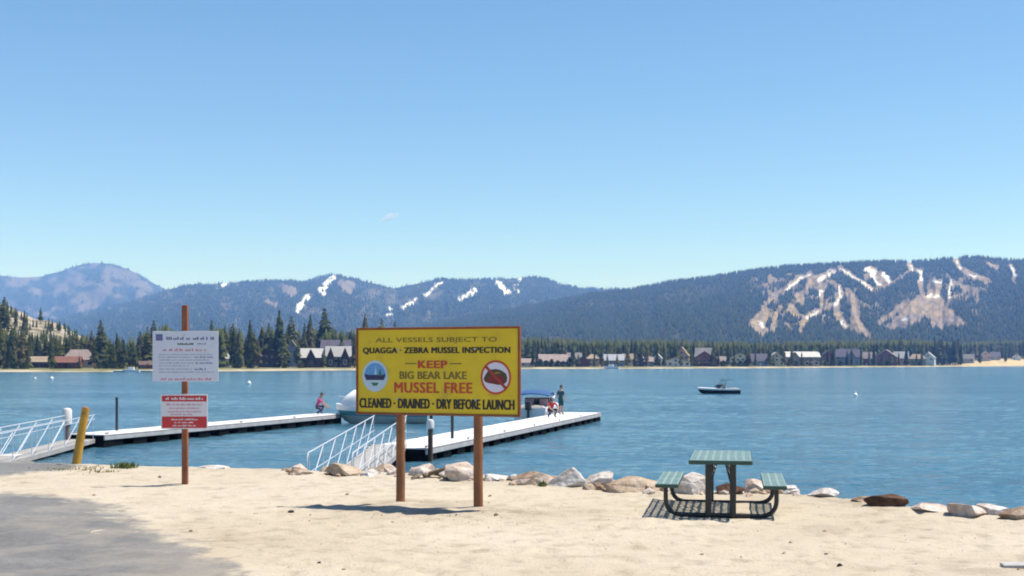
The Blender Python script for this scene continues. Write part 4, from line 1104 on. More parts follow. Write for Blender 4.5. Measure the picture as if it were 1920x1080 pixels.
def hull_mesh(Lb, beam, free, draft, split=None):
    """lofted planing hull along +X (bow at +X); split: height above which faces take material 1"""
    st = [0.0, 0.12, 0.3, 0.5, 0.68, 0.82, 0.92, 0.98, 1.0]
    hb = [0.90, 0.97, 1.0, 0.99, 0.90, 0.70, 0.42, 0.16, 0.02]
    vs = []; fs = []; ms = []
    prof = [(0.0, -1.0), (0.55, -0.55), (0.86, -0.05), (0.94, 0.46), (0.98, 0.72), (1.0, 1.0)]
    for s, h in zip(st, hb):
        sheer = free * (1 + 0.28 * s ** 2.2); rise = (s ** 4)
        for side in (1, -1):
            for a, b in (prof if side == 1 else prof[::-1]):
                z = b * draft * (1 - rise * 1.4) if b < 0 else b * sheer
                if s > 0.9 and b < 0: z = max(z, -draft * 0.2) + (s - 0.9) * 4 * free * 0.5
                vs.append((s * Lb - (1 - min(1, (z + draft) / (free + draft))) * 0.16 * Lb * s ** 5, side * a * h * beam / 2, z))
    n = 12
    for i in range(len(st) - 1):
        for k in range(n - 1):
            f = (i * n + k, (i + 1) * n + k, (i + 1) * n + k + 1, i * n + k + 1)
            fs.append(f)
            kk = k if k < 6 else 10 - k
            ms.append((2 if kk == 3 and split == 3 else 1) if (split is not None and kk >= split) else 0)
    fs.append(tuple(range(n))); ms.append(0)
    return vs, fs, ms

def boat(name, loc, rz, Lb, beam, free, label, low, high, split, style):
    t = thing(name, loc, label, 'boat', rz)
    vs, fs, ms = hull_mesh(Lb, beam, free, 0.35, split)
    m = MB(); m.v = vs; m.f = fs; m.m = ms; h = m.build('hull', [low, high, teal_m], t); auto_smooth(h, 50)
    # deck: foredeck, side decks and a sunken cockpit
    def hbw(s): return np.interp(s, [0, .12, .3, .5, .68, .82, .92, .98, 1], [.90, .97, 1, .99, .90, .70, .42, .16, .02]) * beam / 2
    def sh(s): return free * (1 + 0.28 * s ** 2.2)
    m = MB(); ss_ = [0.56, 0.68, 0.82, 0.92, 0.98, 1.0]; v = []; f = []
    for s in ss_:
        v += [(s * Lb, hbw(s) * 0.99, sh(s)), (s * Lb, hbw(s) * 0.5, sh(s) + 0.07), (s * Lb, -hbw(s) * 0.5, sh(s) + 0.07), (s * Lb, -hbw(s) * 0.99, sh(s))]
    for i in range(len(ss_) - 1):
        for k in range(3): f.append((i * 4 + k, i * 4 + k + 1, i * 4 + k + 5, i * 4 + k + 4))
    m.add(v, f); auto_smooth(m.build('foredeck', high, t), 50)
    for q in (1, -1):
        m = MB(); v = []; f = []; s2 = [0.0, 0.12, 0.3, 0.45, 0.56]
        for s in s2: v += [(s * Lb, q * hbw(s) * 0.99, sh(s) + 0.002), (s * Lb, q * (hbw(s) - 0.2), sh(s) + 0.02), (s * Lb, q * (hbw(s) - 0.22), sh(s) - 0.25)]
        for i in range(4):
            for k in range(2): f.append((i * 3 + k, i * 3 + k + 1, i * 3 + k + 4, i * 3 + k + 3))
        m.add(v, f); m.build('side_deck', high, t)
    m = MB(); m.box((0.28 * Lb, 0, 0.10), (0.54 * Lb, beam * 0.8, 0.03)); m.build('cockpit_floor', vinyl_m, t)
    m = MB(); m.box((0.03 * Lb, 0, free - 0.14), (0.12, beam * 0.86, 0.3)); m.build('transom', high, t)
    sx = 0.44 * Lb
    for q in (1, -1):
        m = MB(); m.bbox((sx - 0.15, q * beam * 0.2, free - 0.06), (0.5, 0.5, 0.12), 0.03); m.bbox((sx - 0.40, q * beam * 0.2, free + 0.22), (0.12, 0.5, 0.5), 0.04); m.build('seat', pinkv_m if style == 'bimini' else vinyl_m, t)
    m = MB(); m.bbox((0.10 * Lb, 0, free - 0.02), (0.5, beam * 0.7, 0.24), 0.04); m.build('rear_bench', vinyl_m, t)
    # windscreen
    m = MB(); w = hbw(0.56) * 0.86; zb_ = sh(0.56) + 0.03; wh = 0.42
    pts = [(0.50 * Lb, w), (0.585 * Lb, w * 0.72), (0.60 * Lb, 0), (0.585 * Lb, -w * 0.72), (0.50 * Lb, -w)]
    v = []
    for x, y in pts: v += [(x, y, zb_), (x - 0.28, y * 0.92, zb_ + wh)]
    m.add(v, [(2 * i, 2 * i + 2, 2 * i + 3, 2 * i + 1) for i in range(4)]); ws = m.build('windscreen', glass_m, t)
    m = MB(); m.tube([v[2 * i + 1] for i in range(5)], 0.018, 6); m.build('windscreen_frame', chrome_m, ws)
    # outboard engine
    if style != 'tower':
      m = MB(); m.bbox((-0.22, 0, free + 0.12), (0.38, 0.34, 0.48), 0.07); en = m.build('outboard_engine', engine_m, t)
      m = MB(); m.bbox((-0.22, 0, free - 0.35), (0.16, 0.12, 0.7), 0.03); m.build('engine_leg', engine_m, en)
    if style == 'bimini':
        x0, x1, zt2_ = 0.14 * Lb, 0.50 * Lb, free + 0.85
        nx, ny = 9, 7; v = []
        for i in range(nx):
            for j in range(ny):
                u = i / (nx - 1); w2 = j / (ny - 1) * 2 - 1
                v.append((x0 + (x1 - x0) * u, w2 * beam * 0.46, zt2_ + 0.13 * math.sin(math.pi * u) - 0.12 * w2 * w2 - 0.05 * abs(u - .5) * 2))
        top = len(v); v += [(a, b, c - 0.05) for a, b, c in v]
        f = [(i * ny + j, i * ny + j + 1, (i + 1) * ny + j + 1, (i + 1) * ny + j) for i in range(nx - 1) for j in range(ny - 1)]
        f += [tuple(top + k for k in reversed(q)) for q in f]
        rim = [i * ny for i in range(nx)] + [(nx - 1) * ny + j for j in range(1, ny)] + [i * ny + ny - 1 for i in reversed(range(nx - 1))] + [j for j in reversed(range(1, ny - 1))]
        f += [(rim[k], rim[(k + 1) % len(rim)], rim[(k + 1) % len(rim)] + top, rim[k] + top) for k in range(len(rim))]
        m = MB(); m.add(v, f); auto_smooth(m.build('canopy', canvas_b, t), 50)
        for q in (1, -1):
            for xa, xb in ((0.30 * Lb, x0 + 0.05), (0.30 * Lb, x1 - 0.05), (0.34 * Lb, (x0 + x1) / 2)):
                m = MB(); m.tube([(xa, q * (hbw(0.3) - 0.1), free), (xb, q * beam * 0.45, zt2_ - 0.13)], 0.016, 6); m.build('canopy_pole', chrome_m, t)
    if style == 'cover':
        # white canvas top stretched from the screen back over the cockpit
        m = MB(); secs = [(0.95, 0.03, 0.80), (0.89, 0.50, 0.9), (0.80, 0.86, 0.94), (0.62, 0.86, 0.96), (0.30, 0.75, 0.96), (0.08, 0.5, 0.96)]; v = []; f = []
        for s, hh, ww in secs:
            for k in range(9):
                a = math.pi * k / 8; v.append((s * Lb, math.cos(a) * hbw(s) * ww, sh(s) + 0.02 + hh * abs(math.sin(a)) ** 0.7))
        for i in range(len(secs) - 1):
            for k in range(8): f.append((i * 9 + k, i * 9 + k + 1, i * 9 + k + 10, i * 9 + k + 9))
        f += [tuple(range(9)), tuple(45 + k for k in reversed(range(9)))]
        m.add(v, f); auto_smooth(m.build('canvas_cover', mat('white_canvas', (0.72, 0.72, 0.72), 0.7, 0.05), t), 60)
        m = MB(); m.tube([(0.62 * Lb, hbw(.62) * .8, sh(.62)), (0.66 * Lb, hbw(.66) * .8, sh(.66) + .4), (0.92 * Lb, hbw(.92) * .5, sh(.92) + .45), (0.985 * Lb, 0, sh(1) + .45), (0.92 * Lb, -hbw(.92) * .5, sh(.92) + .45), (0.66 * Lb, -hbw(.66) * .8, sh(.66) + .4), (0.62 * Lb, -hbw(.62) * .8, sh(.62))], 0.016, 6); m.build('bow_rail', chrome_m, t)
    if style == 'tower':
        for q in (1, -1):
            m = MB(); m.tube([(0.40 * Lb, q * hbw(.4) * .95, free), (0.36 * Lb, q * hbw(.4) * .8, free + 0.75), (0.33 * Lb, q * 0.3, free + 0.95)], 0.03, 6); m.build('tower_tube', engine_m, t)
            m = MB(); m.tube([(0.56 * Lb, q * hbw(.56) * .9, sh(.56)), (0.40 * Lb, q * hbw(.4) * .8, free + 0.72)], 0.025, 6); m.build('tower_tube', engine_m, t)
        m = MB(); m.bbox((0.30 * Lb, 0, free + 0.98), (1.15, beam * 0.62, 0.07), 0.03); m.build('tower_canopy', canvas_t, t)
    return t
# bow of the covered boat points left, beyond the left dock's far end; most of it is behind the sign
q = wz(806, 793)
boat('covered_motorboat', (q.x - 0.15, q.y, 0.0), math.radians(184), 5.0, 2.1, 0.82, 'white motorboat under white canvas moored past the left dock, half hidden by the sign', mat('shade_tinted_hull', (0.30, 0.32, 0.29), 0.4, 0.15), gel_m, 3, 'cover')  # grey-green lower hull: shade and water reflections painted into its colour
q = min((on_dock(RD0, ra, u / 20, 2.25 + 1.30, 0) for u in range(0, 620)), key=lambda v: abs(CX + F * (v.x + 1.73 * math.cos(ra)) / (v.y + 1.73 * math.sin(ra)) - 1006))
boat('canopy_boat', q, ra + 0.03, 5.4, 2.1, 0.80, 'white motorboat with blue canvas bimini top moored at the right dock', gel_m, gel_m, None, 'bimini')
q0 = wz(1381, 738)
boat('speedboat', (q0.x + 0.2, q0.y, 0), math.radians(188), 4.6, 1.9, 0.52, 'dark hulled speedboat with white deck floating alone out on the lake', dhull_m, gel_m, 4, 'tower')

# ------------------------------------------------------------------ buoys
def buoy(px, py, r, label):
    p = wz(px, py); t = thing('buoy', p, label, 'buoy', 0, 'buoys on the lake')
    m = MB(); m.tube([(0, 0, -r * .5), (0, 0, 0), (0, 0, r * .9), (0, 0, r * 1.5), (0, 0, r * 1.75)], [r * .6, r, r, r * .6, r * .12], 12); auto_smooth(m.build('float_body', gel_m, t), 60)
    m = MB(); m.tube([(0, 0, r * 1.7), (0, 0, r * 2.6)], r * .12, 6); m.build('pin', chrome_m, t)
buoy(467, 721, 0.32, 'white buoy on the water between the notice post and the yellow sign')
buoy(97, 712, 0.36, 'white buoy near the far left shore, right of its small neighbour')
buoy(66, 711, 0.24, 'small pale buoy at the far left of the lake')
buoy(1604, 744, 0.22, 'small pale buoy on the open water at right, beyond the speedboat')

# ------------------------------------------------------------------ people on the docks
skin_m = mat('skin', (0.42, 0.24, 0.17), 0.55, 0.06)
hair_d = mat('dark_hair', (0.03, 0.02, 0.015), 0.6, 0.2)
def person(loc, rz, J, shirt, trousers, label, hair=hair_d, shorts=False, hat=None):
    """J: joints of the pose in metres; body grown as one skin over the skeleton"""
    order = [('pelvis', None, .125), ('waist', 'pelvis', .120), ('chest', 'waist', .145), ('neck', 'chest', .058), ('headb', 'neck', .055)]
    for s in 'lr':
        order += [('hip' + s, 'pelvis', .095), ('knee' + s, 'hip' + s, .060), ('ankle' + s, 'knee' + s, .042), ('toe' + s, 'ankle' + s, .038),
                  ('sh' + s, 'chest', .062), ('elbow' + s, 'sh' + s, .043), ('wrist' + s, 'elbow' + s, .030), ('palm' + s, 'wrist' + s, .036)]
    idx = {n: i for i, (n, _, _) in enumerate(order)}
    me = bpy.data.meshes.new('body')
    me.from_pydata([J[n] for n, _, _ in order], [(idx[p], idx[n]) for n, p, _ in order if p], [])
    o = bpy.data.objects.new('body', me); COL.objects.link(o)
    sk = o.modifiers.new('skin', 'SKIN'); sk.use_smooth_shade = True
    for i, (n, p, r) in enumerate(order):
        me.skin_vertices[0].data[i].radius = (r, r * (0.78 if n in ('pelvis', 'waist', 'chest') else 1.0)); me.skin_vertices[0].data[i].use_root = (i == 0)
    o.modifiers.new('sub', 'SUBSURF').levels = 1
    bpy.context.view_layer.update()
    ev = bpy.data.meshes.new_from_object(o.evaluated_get(bpy.context.evaluated_depsgraph_get()))
    bpy.data.objects.remove(o)
    bm = bmesh.new(); bm.from_mesh(ev); bpy.data.meshes.remove(ev)
    V = {k: Vector(v) for k, v in J.items()}
    segs = [(p, n) for n, p, _ in order if p]
    def near(c):
        best = None
        for p, n in segs:
            a, b = V[p], V[n]; ab = b - a; u = max(0, min(1, (c - a).dot(ab) / ab.length_squared)); dd = (c - a - ab * u).length
            if best is None or dd < best[0]: best = (dd, n, u)
        return best[1], best[2]
    for f in bm.faces:
        n, u = near(f.calc_center_median()); k = n.rstrip('lr') if n[-1] in 'lr' and n not in ('pelvis',) else n
        mi = 0
        if k in ('waist', 'chest', 'sh') or (k == 'elbow' and u < 0.75): mi = 1
        elif k in ('hip', 'pelvis') or k == 'knee': mi = 2 if not (shorts and k == 'knee' and u > 0.85) else 0
        elif k == 'ankle': mi = 0 if shorts else 2
        elif k == 'toe': mi = 3
        f.material_index = mi; f.smooth = True
    # head with nose, jaw and ears; fingers of unequal length
    hd = V['headb']; nd = (V['headb'] - V['neck']).normalized()
    fw = Vector((0, -1, 0)); fw = (fw - nd * fw.dot(nd)).normalized(); sd = fw.cross(nd)
    hc = hd + nd * 0.10
    def blob(c, a, b, cc, mi, sub=2):
        r = bmesh.ops.create_icosphere(bm, subdivisions=sub, radius=1.0)
        for v in r['verts']: p = v.co.copy(); v.co = c + sd * p.x * a + fw * p.y * b + nd * p.z * cc
        for f in {f for v in r['verts'] for f in v.link_faces}: f.material_index = mi; f.smooth = True
    blob(hc, .075, .092, .115, 0, 3); blob(hc + fw * .055 - nd * .055, .05, .05, .05, 0); blob(hc + fw * .098 - nd * .01, .012, .018, .022, 0, 1)
    for q in (1, -1): blob(hc + sd * q * .076, .012, .02, .03, 0, 1); blob(hc + sd * q * .03 + fw * .083 + nd * .02, .011, .008, .007, 3, 1)
    blob(hc + fw * .092 - nd * .05, .022, .006, .005, 1, 1)
    for s in 'lr':
        pa = V['palm' + s]; dr = (V['palm' + s] - V['wrist' + s]).normalized(); sx = dr.orthogonal().normalized(); sz = dr.cross(sx)
        tmp = MB()
        for k, ln in enumerate((.062, .074, .068, .052)):
            o_ = sx * (k - 1.5) * .019; tmp.tube([pa + o_ - dr * .01, pa + o_ + dr * ln * .6 + sz * .004, pa + o_ + dr * ln + sz * .02], [.0095, .0085, .0065], 6)
        tmp.tube([pa - dr * .02 + sx * .028, pa + dr * .012 + sx * .055 + sz * .01, pa + dr * .04 + sx * .06 + sz * .02], [.011, .010, .008], 6)
        b0 = len(bm.verts); vv = [bm.verts.new(v) for v in tmp.v]
        for f in tmp.f: bm.faces.new([vv[i] for i in f]).material_index = 0
    me = bpy.data.meshes.new('person'); bm.to_mesh(me); bm.free()
    t = link('person', me, [skin_m, shirt, trousers, mat('dark_shoes', (0.03, 0.028, 0.028), 0.6, 0.2)])
    t.location = loc; t.rotation_euler = (0, 0, rz); tag(t, label, 'person', 'people on the docks')
    bm = bmesh.new(); r = bmesh.ops.create_icosphere(bm, subdivisions=3, radius=1.0)
    for v in r['verts']:
        p = v.co.copy(); v.co = hc + nd * .012 - fw * .010 + sd * p.x * .083 + fw * p.y * .098 + nd * p.z * .118
    bmesh.ops.delete(bm, geom=[v for v in bm.verts if (v.co - hc).dot(nd) < (0.045 if (v.co - hc).dot(fw) > 0.02 else -0.05)], context='VERTS')
    hm_ = bpy.data.meshes.new('hair'); bm.to_mesh(hm_); bm.free(); link('hat' if hat else 'hair', smooth(hm_), hat or hair, t)
    return t
ST = dict(pelvis=(0, 0, .92), waist=(0, .01, 1.06), chest=(0, .01, 1.30), neck=(0, .0, 1.47), headb=(0, -.01, 1.53), hipl=(.09, 0, .86), kneel=(.10, -.02, .48), anklel=(.11, .01, .08), toel=(.12, -.13, .035),
          hipr=(-.09, 0, .86), kneer=(-.10, .0, .48), ankler=(-.11, .03, .08), toer=(-.13, -.11, .035), shl=(.19, .01, 1.38), elbowl=(.24, .02, 1.10), wristl=(.23, -.10, .88), palml=(.225, -.13, .81),
          shr=(-.19, .01, 1.38), elbowr=(-.24, .03, 1.10), wristr=(-.22, -.12, .92), palmr=(-.20, -.17, .86))
CR = dict(pelvis=(0, .08, .34), waist=(0, .04, .48), chest=(0, -.08, .68), neck=(0, -.14, .83), headb=(0, -.17, .88), hipl=(.10, .06, .33), kneel=(.16, -.32, .44), anklel=(.14, -.14, .08), toel=(.16, -.28, .035),
          hipr=(-.10, .06, .33), kneer=(-.18, -.26, .22), ankler=(-.14, .06, .09), toer=(-.15, -.06, .035), shl=(.18, -.10, .75), elbowl=(.26, -.30, .55), wristl=(.16, -.48, .42), palml=(.13, -.54, .38),
          shr=(-.18, -.10, .75), elbowr=(-.26, -.28, .52), wristr=(-.14, -.46, .36), palmr=(-.10, -.52, .32))
p1 = on_dock(LD0, la, LL - 1.0, 0.95, 0.505)
person(p1, la + 0.4, {k: (a, b, c * 1.12) for k, (a, b, c) in CR.items()}, mat('pink_cloth', (0.48, 0.06, 0.17), 0.8, 0.1), mat('dark_purple_cloth', (0.05, 0.035, 0.09), 0.8, 0.2), 'person in a bright pink top crouching at the far end of the left dock')
def dock_at(px, p0, ang, z, w):
    """spot on the dock, w across it, seen in photo column px"""
    best = min((abs(CX + F * on_dock(p0, ang, u / 20, w, z).x / on_dock(p0, ang, u / 20, w, z).y - px), u / 20) for u in range(0, 640))
    return on_dock(p0, ang, best[1], w, z)
person(dock_at(1033, RD0, ra, 0.475, 1.35), 0.5, CR, mat('red_cloth', (0.50, 0.025, 0.045), 0.8, 0.1), mat('navy_cloth', (0.02, 0.025, 0.07), 0.8, 0.2), 'person in a red top crouching on the right dock beside the boat', hat=mat('white_cap', (0.68, 0.64, 0.66), 0.8, 0.05))
person(dock_at(1052, RD0, ra, 0.475, 1.55), 2.4, {k: (a, b, c * 0.93) for k, (a, b, c) in ST.items()}, mat('dark_teal_cloth', (0.012, 0.075, 0.10), 0.8, 0.1), mat('dark_teal_shorts', (0.012, 0.06, 0.075), 0.8, 0.1), 'person in dark teal clothes and bare legs standing on the right dock', shorts=True)
# ------------------------------------------------------------------ houses along the far shore
wpane_m, nt, bs = nodes_of('window_pane'); bs.inputs['Base Color'].default_value = (0.02, 0.028, 0.04, 1); bs.inputs['Roughness'].default_value = 0.08
def hm_(name, c, r=0.8, v=0.2): return mat(name, c, r, v, 0.35)
WALL = {'darkbrown': hm_('dark_brown_siding', (0.045, 0.027, 0.022)), 'redbrown': hm_('red_brown_siding', (0.21, 0.075, 0.045)), 'tan': hm_('tan_siding', (0.46, 0.33, 0.2)), 'cream': hm_('cream_siding', (0.6, 0.52, 0.34)),
        'white': hm_('white_siding', (0.66, 0.64, 0.6), .7, .06), 'bluegrey': hm_('blue_grey_siding', (0.16, 0.21, 0.28)), 'navy': hm_('navy_siding', (0.045, 0.055, 0.11)), 'orange': hm_('orange_tan_siding', (0.5, 0.27, 0.13)),
        'darkred': hm_('dark_red_siding', (0.14, 0.034, 0.034)), 'pink': hm_('pinkish_siding', (0.52, 0.37, 0.31)), 'ochre': hm_('ochre_siding', (0.42, 0.31, 0.14)), 'grey': hm_('grey_siding', (0.36, 0.34, 0.33)), 'olive': hm_('olive_siding', (0.24, 0.215, 0.125))}
ROOF = {'dark': hm_('dark_shingles', (0.045, 0.040, 0.048)), 'grey': hm_('grey_shingles', (0.2, 0.185, 0.18)), 'pale': hm_('pale_grey_shingles', (0.33, 0.3, 0.28)), 'tan': hm_('tan_shingles', (0.29, 0.22, 0.15)), 'pinkgrey': hm_('pink_grey_shingles', (0.28, 0.215, 0.195)),
        'brown': hm_('brown_shingles', (0.10, 0.060, 0.045)), 'rust': hm_('rust_shingles', (0.17, 0.068, 0.042)), 'violet': hm_('violet_grey_shingles', (0.10, 0.088, 0.125)), 'blue': hm_('blue_metal_roof', (0.14, 0.165, 0.23), 0.5), 'white': hm_('white_metal_roof', (0.4, 0.385, 0.37), 0.5, .06), 'gold': hm_('golden_shingles', (0.36, 0.27, 0.12))}
def house(px0, px1, top, off, style, wall, roof, trim, label, base=688, floors=1, nwin=3, rf=0.42, turn=0.0, chimney=False, porch=False, cat='house', deck=False, cross=()):
    turn = turn or random.uniform(-0.22, 0.22)
    pc = (px0 + px1) / 2; d = float(shore(pc)) + off; z0 = fz(pc, d)
    w = (px1 - px0) / F * d * 0.93; yb = HZ - (z0 - EYE) * F / d; Hh = max(3.2, (yb - top) / F * d); hw = Hh * (1 - rf); dep = w * 0.75 if style == 'gf' else max(6.0, w * 0.5)
    t = thing('lake_house', ((pc - CX) / F * d, d, z0), label, cat, -math.atan((pc - CX) / F) + turn, 'houses along the far shore')
    wm, rm, tm = WALL[wall], ROOF[roof], hm_('trim_' + trim, {'white': (0.50, 0.49, 0.47), 'brown': (0.07, 0.045, 0.035), 'tan': (0.34, 0.26, 0.18), 'dark': (0.03, 0.025, 0.025)}[trim], .7, .05)
    hx = w / 2; ov = 0.5
    if style == 'gf':
        MB().prism([(-hx, -0.6), (hx, -0.6), (hx, hw), (0, Hh - 0.25), (-hx, hw)], 0, dep).build('wall', wm, t)
        m = MB(); sl = (Hh - hw) / hx
        for s in (-1, 1):
            e = hx + ov
            m.prism([(0, Hh), (s * e, Hh - sl * e), (s * e, Hh - sl * e - 0.28), (0, Hh - 0.28)], -0.7, dep + 0.5)
        R_ = m.build('roof', rm, t)
        for s in (-1, 1):
            e = hx + ov + 0.02
            MB().prism([(0, Hh + 0.03), (s * e, Hh - sl * e + 0.03), (s * e, Hh - sl * e - 0.38), (0, Hh - 0.38)], -0.84, -0.705).build('gable_trim', tm, t)
    elif style == 'gs':
        MB().prism([(0, -0.6), (dep, -0.6), (dep, hw), (dep / 2, Hh - 0.25), (0, hw)], -hx, hx, axis='X').build('wall', wm, t)
        sl = (Hh - hw) / (dep / 2); m = MB()
        for s in (-1, 1):
            e = dep / 2 + ov
            m.prism([(dep / 2, Hh), (dep / 2 + s * e, Hh - sl * e), (dep / 2 + s * e, Hh - sl * e - 0.25), (dep / 2, Hh - 0.25)], -hx - 0.5, hx + 0.5, axis='X')
        R_ = m.build('roof', rm, t)
        MB().box((0, -ov - 0.06, hw - sl * ov - 0.15), (w + 1.1, 0.1, 0.28)).build('eave_trim', tm, t)
    else:                                   # hip roof
        MB().box((0, dep / 2, hw / 2 - 0.3), (w, dep, hw + 0.6)).build('wall', wm, t)
        rl = max(0.3, w / 2 - dep * 0.42); e = 0.55
        vs = [(-hx - e, -e, hw - 0.15), (hx + e, -e, hw - 0.15), (hx + e, dep + e, hw - 0.15), (-hx - e, dep + e, hw - 0.15), (-rl, dep / 2, Hh), (rl, dep / 2, Hh), (-hx - e, -e, hw - 0.4), (hx + e, -e, hw - 0.4), (hx + e, dep + e, hw - 0.4), (-hx - e, dep + e, hw - 0.4)]
        R_ = MB().add(vs, [(0, 1, 5, 4), (1, 2, 5), (2, 3, 4, 5), (3, 0, 4), (0, 6, 7, 1), (1, 7, 8, 2), (2, 8, 9, 3), (3, 9, 6, 0), (6, 9, 8, 7)]).build('roof', rm, t)
    if chimney:
        MB().box((hx * 0.4, dep * 0.5, Hh + 0.1), (0.9, 0.9, 2.2)).build('chimney', WALL['grey'], R_)
    fl = (hw) / floors
    for k in range(floors):
        for i in range(nwin):
            x = -hx + w * (i + 0.5) / nwin; z = fl * (k + 0.55); ww = min(1.7, w / nwin * 0.55); wh = min(1.5, fl * 0.5)
            if k == 0 and i == nwin // 2:
                m = MB(); m.box((x, -0.03, 1.05), (1.1, 0.08, 2.1)); dr = m.build('door', tm, t)
                m = MB(); m.box((x + 0.4, -0.09, 1.05), (0.08, 0.06, 0.12)); m.build('handle', chrome_m, dr); continue
            m = MB()
            for cx2, cz2, sx2, sz2 in ((x, z - wh / 2, ww + .24, .12), (x, z + wh / 2, ww + .24, .12), (x - ww / 2, z, .12, wh - .13), (x + ww / 2, z, .12, wh - .13)): m.box((cx2, -0.04, cz2), (sx2, 0.10, sz2))
            f = m.build('window', tm, t); m = MB(); m.box((x, -0.02, z), (ww - 0.1, 0.045, wh - 0.1)); m.build('pane', wpane_m, f)
    if style == 'gf' and Hh - hw > 2.2:
        m = MB(); z = hw + (Hh - hw) * 0.30
        for cx2, cz2, sx2, sz2 in ((0, z - .6, 1.7, .12), (0, z + .6, 1.7, .12), (-.8, z, .12, 1.07), (.8, z, .12, 1.07)): m.box((cx2, -0.04, cz2), (sx2, 0.10, sz2))
        f = m.build('window', tm, t); m = MB(); m.box((0, -0.02, z), (1.5, 0.045, 1.1)); m.build('pane', wpane_m, f)
    if porch:
        m = MB(); m.box((0, -1.35, 2.55), (w * 0.8, 2.5, 0.2), rot=(0.12, 0, 0)); m.build('porch_roof', rm, t)
        for x in (-0.38, -0.13, 0.13, 0.38): MB().box((x * w, -2.45, 1.0), (0.18, 0.18, 2.85)).build('porch_post', tm, t)
    for cxf, cwf in cross:                # front gables standing out of the long roof
        cw = cwf * w / 2; x = cxf * w / 2; ch = hw + (Hh - hw) * 0.85
        MB().prism([(x - cw, -0.5), (x + cw, -0.5), (x + cw, hw * 0.8), (x, ch - 0.3), (x - cw, hw * 0.8)], -2.2, dep * 0.4).build('wing_wall', wm, t)
        m = MB(); s_ = (ch - hw * 0.8) / cw
        for s in (-1, 1):
            e_ = cw + 0.4
            m.prism([(x, ch), (x + s * e_, ch - s_ * e_), (x + s * e_, ch - s_ * e_ - .25), (x, ch - .25)], -2.9, dep * 0.45)
        m.build('wing_roof', ROOF['brown'], t)
        m = MB(); m.box((x, -2.24, hw * 0.42), (cw * 0.9, 0.1, hw * 0.4)); f = m.build('window', tm, t); m = MB(); m.box((x, -2.27, hw * 0.42), (cw * 0.75, 0.06, hw * 0.33)); m.build('pane', wpane_m, f)
    if deck:
        MB().box((0, -1.6, fl), (w * 0.86, 3.0, 0.2)).build('balcony', tm, t)
        for k in range(9): MB().box((-w * .42 + w * .84 * k / 8, -3.0, fl + 0.55), (0.1, 0.1, 0.9)).build('baluster', tm, t)
        MB().box((0, -3.0, fl + 1.05), (w * 0.86, 0.12, 0.1)).build('handrail', tm, t)
    return t
